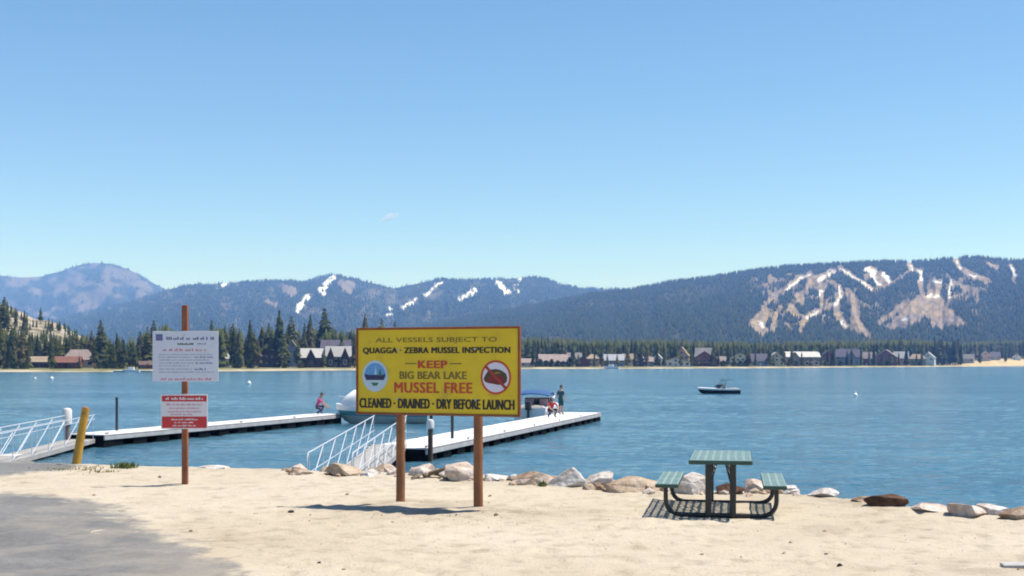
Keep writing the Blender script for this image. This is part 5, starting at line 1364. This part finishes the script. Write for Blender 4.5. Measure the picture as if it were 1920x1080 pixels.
Hs = [
 (54, 92, 668, 45, 'gs', 'darkbrown', 'tan', 'brown', 'low brown cabin with tan roof, leftmost on the far shore', dict(nwin=3)),
 (98, 150, 668, 28, 'gs', 'redbrown', 'rust', 'brown', 'long red brown lodge with rust roof in front of the pale hip roof', dict(nwin=5, rf=0.4, porch=True)),
 (118, 176, 655, 52, 'hip', 'tan', 'pinkgrey', 'tan', 'house with big pale pinkish hip roof above the red brown lodge', dict(nwin=4, rf=0.55)),
 (262, 292, 679, 22, 'gs', 'redbrown', 'brown', 'brown', 'low red brown boathouse just left of the white notice', dict(nwin=3)),
 (414, 432, 660, 60, 'hip', 'cream', 'white', 'white', 'small pale house with white roof right of the white notice', dict(nwin=2)),
 (484, 526, 655, 40, 'gf', 'darkbrown', 'grey', 'dark', 'dark brown lodge with low grey gable roof, standing alone between pines', dict(nwin=4, floors=2, rf=0.22)),
 (536, 559, 638, 60, 'gf', 'bluegrey', 'grey', 'tan', 'tall narrow blue grey house left of the white gabled lodges', dict(nwin=2, floors=2, rf=0.3)),
 (560, 607, 653, 34, 'gs', 'darkbrown', 'white', 'brown', 'dark lodge with white roof slopes either side of a dark front gable', dict(nwin=5, floors=2, rf=0.42, cross=((-0.05, 0.42),))),
 (610, 659, 649, 34, 'gs', 'darkbrown', 'white', 'white', 'dark lodge with bright white roof and two dark gables beside the yellow sign', dict(nwin=4, floors=2, rf=0.42, cross=((-0.62, 0.3), (0.55, 0.34)))),
 (600, 658, 637, 62, 'gs', 'darkbrown', 'violet', 'tan', 'large house with violet grey roof behind the white roofed lodge', dict(nwin=5, floors=2, rf=0.35)),
 (976, 1003, 672, 25, 'gs', 'pink', 'pinkgrey', 'white', 'low pinkish house just right of the yellow sign', dict(nwin=3)),
 (1010, 1068, 664, 45, 'gs', 'pink', 'pinkgrey', 'white', 'long low house with pale pink roof behind round shrubs', dict(nwin=6, rf=0.55)),
 (1064, 1092, 661, 70, 'gs', 'grey', 'grey', 'white', 'grey roofed house behind the gap left of the dark red house', dict(nwin=3)),
 (1078, 1106, 668, 28, 'gf', 'darkred', 'brown', 'brown', 'small dark red gabled house by the water', dict(nwin=3)),
 (1100, 1124, 664, 48, 'hip', 'orange', 'tan', 'white', 'orange tan house beside the dark red gabled one', dict(nwin=2, floors=2, rf=0.35)),
 (1128, 1172, 664, 40, 'gs', 'bluegrey', 'blue', 'white', 'blue grey house with blue roof behind the white beached boat', dict(nwin=4, floors=2, rf=0.45)),
 (1168, 1188, 663, 62, 'gs', 'ochre', 'tan', 'white', 'narrow ochre house left of the navy one', dict(nwin=2, floors=2)),
 (1187, 1208, 662, 34, 'gf', 'navy', 'dark', 'dark', 'narrow navy blue house with steep gable', dict(nwin=2, floors=2, rf=0.45)),
 (1204, 1226, 669, 38, 'gs', 'bluegrey', 'pinkgrey', 'white', 'low wing with blue walls right of the navy gable', dict(nwin=3)),
 (1222, 1242, 662, 50, 'gf', 'white', 'pale', 'brown', 'narrow white house with brown trim left of the tan gabled pair', dict(nwin=2, floors=2)),
 (1238, 1296, 670, 30, 'gf', 'white', 'pale', 'tan', 'wide low white house with broad shallow gable', dict(nwin=5, rf=0.5)),
 (1264, 1292, 650, 62, 'gf', 'tan', 'gold', 'tan', 'tall tan house with golden roof rising behind the low white gable', dict(nwin=3, floors=2, rf=0.45)),
 (1296, 1346, 658, 30, 'gf', 'redbrown', 'brown', 'brown', 'big red brown house with wide front gable', dict(nwin=5, floors=2, rf=0.55, porch=True)),
 (1302, 1334, 652, 58, 'gs', 'tan', 'pale', 'white', 'house with pale grey roof peeping over the big red brown gable', dict(nwin=4, floors=2)),
 (1344, 1366, 668, 44, 'gs', 'grey', 'pinkgrey', 'white', 'small grey house right of the big red brown one', dict(nwin=2)),
 (1368, 1408, 661, 48, 'gf', 'cream', 'tan', 'white', 'cream house with tan gable left of the blue violet roof', dict(nwin=4, floors=2, rf=0.4)),
 (1404, 1440, 663, 42, 'gs', 'bluegrey', 'violet', 'white', 'house with pale violet blue roof and blue grey walls', dict(nwin=4, rf=0.5)),
 (1440, 1472, 660, 40, 'gf', 'cream', 'pale', 'white', 'cream gabled house right of the violet roof', dict(nwin=3, floors=2, rf=0.42)),
 (1472, 1540, 659, 46, 'gs', 'olive', 'white', 'white', 'wide dark house with long white roof', dict(nwin=6, rf=0.36, porch=True, cross=((-0.5, 0.3),))),
 (1508, 1536, 670, 26, 'gf', 'pink', 'brown', 'brown', 'small pinkish gable in front of the long white roof', dict(nwin=3)),
 (1536, 1568, 657, 50, 'gf', 'redbrown', 'dark', 'tan', 'dark red brown house left of the violet roofed house', dict(nwin=3, floors=2)),
 (1566, 1612, 654, 46, 'gs', 'bluegrey', 'violet', 'white', 'large house with deep violet roof', dict(nwin=5, floors=2, rf=0.42, chimney=True, cross=((0.35, 0.4),))),
 (1608, 1642, 660, 50, 'gs', 'darkred', 'pinkgrey', 'white', 'dark red house with pale pink grey roof', dict(nwin=3, floors=2)),
 (1640, 1682, 655, 44, 'gf', 'redbrown', 'pinkgrey', 'white', 'tan and rust house with pink grey gable roof', dict(nwin=4, floors=2, rf=0.45)),
 (1676, 1704, 659, 40, 'gs', 'orange', 'white', 'white', 'orange brown house with white roof', dict(nwin=3, floors=2)),
 (1704, 1736, 664, 44, 'hip', 'olive', 'tan', 'tan', 'olive house with tan hip roof', dict(nwin=3, rf=0.4)),
 (1728, 1752, 660, 36, 'gf', 'white', 'pale', 'white', 'white gabled house at the right end of the row, beside dark pines', dict(nwin=2, floors=2, rf=0.4)),
 (1800, 1826, 664, 120, 'gs', 'grey', 'grey', 'white', 'grey roofed house left above the right hand beach', dict(nwin=3)),
 (1838, 1858, 658, 130, 'gf', 'pink', 'pinkgrey', 'white', 'pinkish gabled house above the right hand beach', dict(nwin=3)),
 (1856, 1876, 660, 134, 'gs', 'grey', 'violet', 'white', 'house with violet roof above the right hand beach', dict(nwin=3)),
 (1898, 1914, 664, 128, 'gf', 'white', 'white', 'white', 'small white house at the right end of the beach', dict(nwin=2))]
for (x0, x1, tp_, off, st, wl, rf_, tr, lb, kw) in Hs:
    house(x0, x1, tp_, off, st, wl, rf_, tr, lb, **kw)

# boats and docks by the far shore
def far_boat(px, off, Lb, rz, label, col):
    d = float(shore(px)) - off; t = thing('motorboat', ((px - CX) / F * d, d, 0), label, 'boat', rz, 'boats at the far shore')
    vs, fs, ms = hull_mesh(Lb, Lb * 0.36, 0.12 * Lb, 0.25, None); m = MB(); m.v = vs; m.f = fs; m.m = ms; auto_smooth(m.build('hull', col, t), 50)
    m = MB(); m.bbox((Lb * 0.48, 0, 0.20 * Lb), (Lb * 0.34, Lb * 0.24, 0.14 * Lb), 0.1); m.build('cabin', gel_m, t)
    m = MB(); m.box((Lb * 0.66, 0, 0.205 * Lb), (0.06, Lb * 0.2, 0.09 * Lb)); m.build('windscreen', glass_m, t)
far_boat(1160, 6, 9.5, math.radians(170), 'white motorboat by the far shore in front of the blue grey house', gel_m)
far_boat(262, 10, 6.5, math.radians(185), 'white motorboat by the far shore left of the white notice', gel_m)
o_d = float(shore(250)) - 8
m = MB(); m.bbox((0, 0, 0.35), (15, 2.5, 0.3), 0.05); o = thing('shore_dock', ((250 - CX) / F * o_d, o_d, 0), 'low white dock lying along the far left shore', 'dock'); m.build('deck', deckw_m, o)
m = MB(); m.box((0, 0, 0.05), (14.4, 2.1, 0.35)); m.build('float', float_m, o)

# ------------------------------------------------------------------ trees: each of the nearest few hundred is a tree of its own
def crown_mat(name, cols, odd):
    m, nt, bs = nodes_of(name)
    oi = N(nt, 'ShaderNodeObjectInfo'); n1 = noise(nt, 0.5, 4, 0.6)
    c = ramp(nt, oi.outputs['Random'], [(0.0, cols[0]), (0.4, cols[1]), (0.75, cols[2]), (0.96, odd)]).outputs[0]
    c = mix(nt, 1.0, c, ramp(nt, n1.outputs[0], [(0.35, 0.62), (0.6, 1.25)]).outputs[0], 'MULTIPLY')
    nt.links.new(c, bs.inputs['Base Color']); bs.inputs['Roughness'].default_value = 0.85; bs.inputs['Specular IOR Level'].default_value = 0.15
    leafy(nt, bs, c, 0.6)
    return m
needle_m = crown_mat('pine_needles', [(0.125, 0.155, 0.045), (0.165, 0.185, 0.056), (0.205, 0.205, 0.070)], (0.24, 0.19, 0.09))
dneedle_m = crown_mat('fir_needles', [(0.085, 0.115, 0.042), (0.105, 0.135, 0.046), (0.13, 0.15, 0.052)], (0.15, 0.145, 0.065))
bark_m = mat('pine_bark', (0.11, 0.065, 0.042), 0.9, 0.3, 2.0)
def conifer_meshes(seed, wid, start, rows_, droop):
    """unit-height conifer: returns crown and trunk meshes"""
    r = random.Random(seed); V = []; Fc = []
    lean = r.uniform(-0.02, 0.02)
    for k in range(rows_):
        h = start + (0.985 - start) * (k / (rows_ - 1)) ** 0.92
        R = wid * (1.02 - (h - start) / (1 - start)) ** 0.75 * r.uniform(0.72, 1.15) * (0.75 if k == 0 else 1) + 0.012
        nb = 7 if k < rows_ * .7 else 5; a0 = r.random() * 6.28
        for j in range(nb):
            if r.random() < 0.10: continue
            a = a0 + 6.283 * j / nb + r.uniform(-.25, .25); L_ = R * r.uniform(0.65, 1.18); c, s = math.cos(a), math.sin(a); wd = L_ * r.uniform(0.32, 0.5)
            z = h + r.uniform(-.012, .012); x0 = lean * h; b = len(V); dz = droop * L_
            V += [(x0, 0, z + 0.018), (x0 + c * L_ * .6 - s * wd, s * L_ * .6 + c * wd, z - dz * .5), (x0 + c * L_, s * L_, z - dz), (x0 + c * L_ * .6 + s * wd, s * L_ * .6 - c * wd, z - dz * .5), (x0 + c * L_ * .55, s * L_ * .55, z - dz * .3 + 0.024), (x0 + c * L_ * .5, s * L_ * .5, z - dz * .5 - 0.028)]
            Fc += [(b, b + 1, b + 4), (b + 1, b + 2, b + 4), (b + 2, b + 3, b + 4), (b + 3, b, b + 4), (b, b + 5, b + 2)]
    b = len(V); x0 = lean
    V += [(x0 + .012, 0, .93), (x0 - .006, .011, .93), (x0 - .006, -.011, .93), (x0, 0, 1.0)]; Fc += [(b, b + 1, b + 3), (b + 1, b + 2, b + 3), (b + 2, b, b + 3)]
    me = bpy.data.meshes.new('crown'); me.from_pydata(V, [], Fc); me.update()
    t = MB(); t.tube([(0, 0, -0.03), (0, 0, 0.12), (lean * .5, 0, 0.5), (lean * .95, 0, 0.94)], [0.020, 0.015, 0.010, 0.003], 6)
    return me, t.mesh('trunk')
KINDS_ = [conifer_meshes(900 + i, w, s, n, dr) for i, (w, s, n, dr) in enumerate([(0.17, 0.16, 15, .85), (0.20, 0.18, 13, .65), (0.15, 0.15, 17, .95), (0.21, 0.24, 12, .55), (0.16, 0.17, 15, 1.0), (0.24, 0.30, 10, .45), (0.14, 0.15, 17, .9), (0.25, 0.22, 12, .55)])]
for cme, tme in KINDS_: tme.materials.append(bark_m)
DK = []
for cme, tme in KINDS_:
    c2 = cme.copy(); cme.materials.append(needle_m); c2.materials.append(dneedle_m); DK.append((c2, tme))
PINE_N = 0
def pine(px, d, hgt, label, group, dark=False, kind=None):
    global PINE_N
    z0 = fz(px, d); x = (px - CX) / F * d
    k = random.randrange(len(KINDS_)) if kind is None else kind
    cme, tme = (DK if dark else KINDS_)[k]
    t = thing('pine_tree', (x, d, z0 - 0.2), label, 'tree', random.random() * 6.28, group)
    t.scale = (hgt * random.uniform(0.85, 1.15),) * 2 + (hgt,)
    part('crown', cme, t, (0, 0, 0)); part('trunk', tme, t, (0, 0, 0))
    PINE_N += 1
def top_h(px, d, py): return max(4.0, EYE - (py - HZ) / F * d - fz(px, d))
ENV = np.array([(-60, 602), (0, 606), (60, 618), (110, 622), (150, 618), (200, 618), (250, 624), (285, 604), (312, 604), (340, 622), (380, 616), (430, 604), (470, 606), (510, 602), (560, 606), (600, 602), (640, 612), (690, 606), (740, 612), (790, 622), (830, 630), (960, 632), (1000, 628), (1100, 634), (1250, 632), (1400, 638), (1600, 634), (1750, 630), (1850, 634), (1960, 630)])
env = lambda x: float(np.interp(x, ENV[:, 0], ENV[:, 1]))
# named giants
for px, py, off, lb in ((190, 599, 48, 'tallest pine on the left shore, right of the hip roofed house'), (525, 580, 66, 'very tall pine rising just left of the tall blue grey house'), (546, 592, 82, 'tall slim pine directly behind the tall blue grey house'),
                        (581, 590, 78, 'tall pine behind the left one of the pair of dark lodges'), (609, 577, 90, 'broad tallest pine on the far shore, above the pair of lodges'), (470, 600, 50, 'tall pine left of the lone dark brown lodge'),
                        (686, 588, 96, 'tall pine whose top stands left above the yellow sign'), (715, 598, 98, 'slim pine top just above the left corner of the yellow sign'), (740, 602, 98, 'small pine top showing above the yellow sign'), (290, 600, 60, 'tall pine rising at the left edge of the white notice'), (397, 600, 66, 'tall pine rising above the right edge of the white notice')):
    d = float(shore(px)) + off; pine(px, d, top_h(px, d, py), lb, None, px in (190, 609))
# hillside pines at far left
for px, py in ((8, 556), (30, 577), (45, 582), (76, 576), (98, 600), (112, 600), (20, 600), (62, 610)):
    d = 640 + random.uniform(-20, 60); pine(px, d, max(5, top_h(px, d, py)), 'dark pine standing on the rocky hillside at far left', 'pines on the rocky hillside', True)
NEAR = [(26, 'far left edge of the shore'), (73, 'low brown cabin at far left'), (112, 'long red brown lodge'), (155, 'pale hip roofed house'), (200, 'open shore right of the hip roofed house'), (245, 'white dock on the left shore'), (285, 'red brown boathouse'),
        (423, 'small white roofed house'), (455, 'shore right of the white notice'), (506, 'lone dark brown lodge'), (548, 'tall blue grey house'), (583, 'lodge with white roof slopes'), (630, 'bright white roofed lodge'), (662, 'left edge of the yellow sign'),
        (990, 'low pinkish house'), (1040, 'long pink roofed house'), (1080, 'dark red gabled house'), (1112, 'orange tan house'), (1150, 'blue roofed house'), (1178, 'ochre house'), (1198, 'navy gabled house'), (1216, 'low blue wing'), (1232, 'narrow white house'), (1268, 'golden roofed tan house'),
        (1321, 'big red brown gabled house'), (1355, 'small grey house'), (1388, 'cream house with tan gable'), (1422, 'pale violet roofed house'), (1456, 'cream gabled house'), (1506, 'long white roof'), (1552, 'dark red brown house'), (1589, 'deep violet roofed house'), (1625, 'dark red house with pale roof'),
        (1661, 'rust and tan house'), (1690, 'orange brown house'), (1720, 'olive hip roofed house'), (1742, 'white house ending the row'), (1813, 'grey roofed house above the beach'), (1848, 'pinkish house above the beach'), (1866, 'violet roofed house above the beach'), (1906, 'small white house above the beach')]
def behind(px, off):
    """keep trees of the back rows behind the houses"""
    for h in Hs:
        if h[0] - 5 < px < h[1] + 5: off = max(off, h[3] + 14 + random.uniform(0, 30))
    return off
def shore_pine(px, off, py, dark, where='behind', sizes=(9, 19)):
    e_ = py - env(px); sz = 'tall' if e_ < sizes[0] else ('middling' if e_ < sizes[1] else 'low')
    nm = min(NEAR, key=lambda q: abs(q[0] - px))[1]; d = float(shore(px)) + off
    if nm[:4] in ('far ', 'open', 'shor', 'left'): where = 'near'
    lb = '%s %s pine %s the %s' % (sz, 'dark green' if dark else 'olive green', where, nm)
    pine(px, d, top_h(px, d, py), lb, 'pines: ' + lb, dark)
for x0, x1, n in ((0, 100, 28), (100, 185, 20), (185, 285, 30), (410, 485, 24), (485, 560, 16), (560, 672, 22), (978, 1080, 12), (1080, 1240, 16), (1240, 1370, 13), (1370, 1480, 11), (1480, 1640, 15), (1640, 1745, 10), (1820, 1925, 10)):
    for i in range(n):
        px = x0 + (x1 - x0) * (i + random.random()) / n; left = px < 760
        off = behind(px, random.uniform(24, 95) if left else random.uniform(75, 170) + (70 if px > 1800 else 0))
        shore_pine(px, off, env(px) + random.uniform(0, 34 if left else 20), random.random() < (0.3 if left else 0.6), sizes=(11, 23) if left else (7, 14))
# pines standing in the gaps between and before the houses
for px, off, py in ((1001, 20, 655), (1072, 34, 650), (1094, 62, 646), (1126, 24, 660), (1176, 26, 664), (1210, 22, 666), (1230, 26, 658), (1262, 60, 648), (1298, 22, 664), (1348, 24, 660), (1366, 30, 652), (1404, 24, 662), (1440, 26, 654), (1474, 22, 660), (1500, 24, 666), (1540, 24, 656), (1566, 22, 660), (1586, 24, 668), (1614, 24, 658), (1640, 26, 652), (1672, 22, 662), (1702, 24, 656), (1730, 22, 668),
                    (1088, 18, 668), (1118, 20, 670), (1140, 22, 666), (1160, 26, 668), (1192, 20, 671), (1248, 20, 668), (1280, 20, 672), (1312, 19, 670), (1334, 19, 668), (1380, 28, 668), (1396, 26, 664), (1418, 24, 668), (1452, 24, 668), (1488, 26, 664), (1522, 18, 672), (1556, 26, 664), (1600, 26, 662), (1628, 26, 664), (1656, 24, 668), (1688, 22, 664), (1716, 24, 666), (1834, 80, 660), (1884, 90, 662), (53, 24, 652), (95, 22, 640), (152, 20, 668), (178, 30, 640), (483, 30, 640), (529, 30, 634), (561, 26, 650), (608, 22, 660), (663, 24, 640)):
    shore_pine(px + random.uniform(-4, 4), off, py - random.uniform(2, 14), random.random() < 0.45, 'in front of', (-1, 999))
for i in range(16):
    px = 1752 + 52 * (i + random.random()) / 16; d = float(shore(px)) + random.uniform(28, 70)
    py = random.uniform(634, 656); lb = ('tall' if py < 641 else 'middling' if py < 649 else 'low') + ' dark pine close to the water ' + ('just right of the row of houses' if px < 1778 else 'just left of the right hand beach')
    pine(px, d, top_h(px, d, py), lb, 'pines: ' + lb, True)
# the rest of the woods as one mass
shore_fol, nt, bs = nodes_of('conifer_needles_shore')
ar = N(nt, 'ShaderNodeAttribute', attribute_name='shade')
sc_ = ramp(nt, ar.outputs['Fac'], [(0.0, (0.07, 0.095, 0.034)), (0.5, (0.10, 0.125, 0.042)), (0.85, (0.135, 0.15, 0.052)), (1.0, (0.17, 0.15, 0.07))]).outputs[0]
nt.links.new(sc_, bs.inputs['Base Color']); bs.inputs['Roughness'].default_value = 0.9; bs.inputs['Specular IOR Level'].default_value = 0.1
leafy(nt, bs, sc_, 0.5)
def scatter(n, x0, x1, o0, o1, e0, e1, seed):
    r = np.random.default_rng(seed); px = r.uniform(x0, x1, n); d = shore(px) + r.uniform(o0, o1, n) + np.where(px > 1785, 110, 0); z = land_z(px, d)
    py = np.interp(px, ENV[:, 0], ENV[:, 1]) + r.uniform(e0, e1, n)
    h = np.clip(EYE - (py - HZ) / F * d - z, 5, 26)
    return np.stack([(px - CX) / F * d, d, z - 0.2], 1), h
bs_, hs_ = [], []
for args in ((330, -120, 760, 70, 150, 4, 34, 1), (260, 300, 420, 40, 110, 0, 26, 2), (300, 640, 990, 60, 200, 2, 20, 3), (2600, 960, 2150, 110, 420, 0, 14, 4), (420, -160, 200, 90, 230, 2, 60, 5), (700, -850, -160, 60, 420, -30, 60, 8), (160, -400, -60, 20, 200, 0, 40, 6), (300, 1960, 2300, 40, 300, 0, 20, 7)):
    b_, h_ = scatter(*args); bs_.append(b_); hs_.append(h_)
cone_forest('shore_woods', np.concatenate(bs_), np.concatenate(hs_), 4, 7, label='mass of conifers behind the houses along the far shore', wid=0.16).data.materials[0] = shore_fol

# shrubs and round bushes by the houses
shrub_m = crown_mat('shrub_leaves', [(0.030, 0.050, 0.016), (0.045, 0.070, 0.020), (0.075, 0.095, 0.030)], (0.11, 0.115, 0.045))
def bush_mesh(seed):
    r = random.Random(seed); V = []; Fc = []
    for i in range(170):
        a = r.random() * 6.28; u = r.random() ** 0.4; ph = r.uniform(-0.1, 1.5); rr = 0.5 * u; c = Vector((math.cos(a) * math.cos(ph) * rr, math.sin(a) * math.cos(ph) * rr, math.sin(ph) * rr * 1.6 + 0.08)); s = r.uniform(.06, .12); b = len(V)
        n1 = Vector((r.gauss(0, 1), r.gauss(0, 1), r.gauss(0, 1))).normalized(); n2 = n1.orthogonal().normalized()
        V += [c + n1 * s, c + n2 * s, c - n1 * s, c - n2 * s]; Fc += [(b, b + 1, b + 2), (b, b + 2, b + 3)]
    me = bpy.data.meshes.new('shrub'); me.from_pydata(V, [], Fc); me.update(); me.materials.append(shrub_m); return me
BM = [bush_mesh(i) for i in range(4)]
def bush(px, off, wpx, hpx, label, group):
    d = float(shore(px)) + off; o = bpy.data.objects.new('shrub', random.choice(BM)); COL.objects.link(o)
    o.location = ((px - CX) / F * d, d, fz(px, d) - 0.15); o.scale = (wpx / F * d, wpx / F * d * .8, hpx / F * d); o.rotation_euler = (0, 0, 0); tag(o, label, 'shrub', group)
SEEN_ = {}
def shrub(px, off, w, h, look):
    nm = min(NEAR, key=lambda q: abs(q[0] - px)); side = 'left of' if px < nm[0] - 8 else ('right of' if px > nm[0] + 8 else 'in front of')
    if nm[1][:4] in ('far ', 'open', 'shor', 'left'): side = 'on'
    lb = '%s on the bank %s the %s' % (look, side, nm[1]) if side != 'on' else '%s standing by the %s' % (look, nm[1])
    bush(px, off, w, h, lb, 'shrubs: ' + lb)
for px, w, h in ((1004, 12, 16), (1013, 14, 17), (1024, 14, 15), (1034, 12, 17), (1046, 14, 14), (1056, 10, 13)): shrub(px, 24, w, h, 'dark green round shrub')
shrub(1068, 20, 14, 21, 'large bright green bush')
for px in (1356, 1376, 1388, 1398): shrub(px, 26, 13, 13, 'green shrub')
for px in (1480, 1493, 1548, 1560, 1575): shrub(px, 22, 13, 12, 'dark shrub')
for px in (1650, 1664, 1714, 1724): shrub(px, 24, 13, 10, 'low olive shrub')
for px in (12, 30, 44, 186, 200, 214, 226): shrub(px, 22, 17, 15, 'olive shrub')
for px in (446, 470, 534, 566): shrub(px, 22, 15, 12, 'low green shrub')

# ------------------------------------------------------------------ one small wisp of cloud high behind the ridge
cm_ = bpy.data.materials.new('cloud_vapour'); cm_.use_nodes = True; nt = cm_.node_tree; nt.nodes.clear()
vp = nt.nodes.new('ShaderNodeVolumePrincipled'); vo_ = nt.nodes.new('ShaderNodeOutputMaterial'); vp.inputs['Color'].default_value = (0.95, 0.97, 1, 1); vp.inputs['Density'].default_value = 0.010
nt.links.new(vp.outputs[0], vo_.inputs['Volume'])
D_ = 15500.0; KP = D_ / F
bm = bmesh.new(); bmesh.ops.create_icosphere(bm, subdivisions=5, radius=1.0)
for v in bm.verts:
    p = v.co.copy(); nz = float(fbm(p.x * 2.2 + 5, p.y * 1.5 + p.z * 2.6 + 3, 4, 33)); s = 0.55 + 0.9 * nz
    x = p.x * 19 * s; zz_ = p.z * 7.0 * s + 0.45 * x * 0.55 + (6.5 if p.x > 0.45 else 0) * max(0, p.x - .45) + (-5 * max(0, -p.x - .2))
    v.co = Vector((x * KP, p.y * 5 * s * KP, zz_ * KP))
me = bpy.data.meshes.new('cloud'); bm.to_mesh(me); bm.free()
o = link('cloud', smooth(me), cm_); o.location = wpt(730, D_, 408); tag(o, 'small white wisp of cloud alone in the clear sky', kind='stuff')
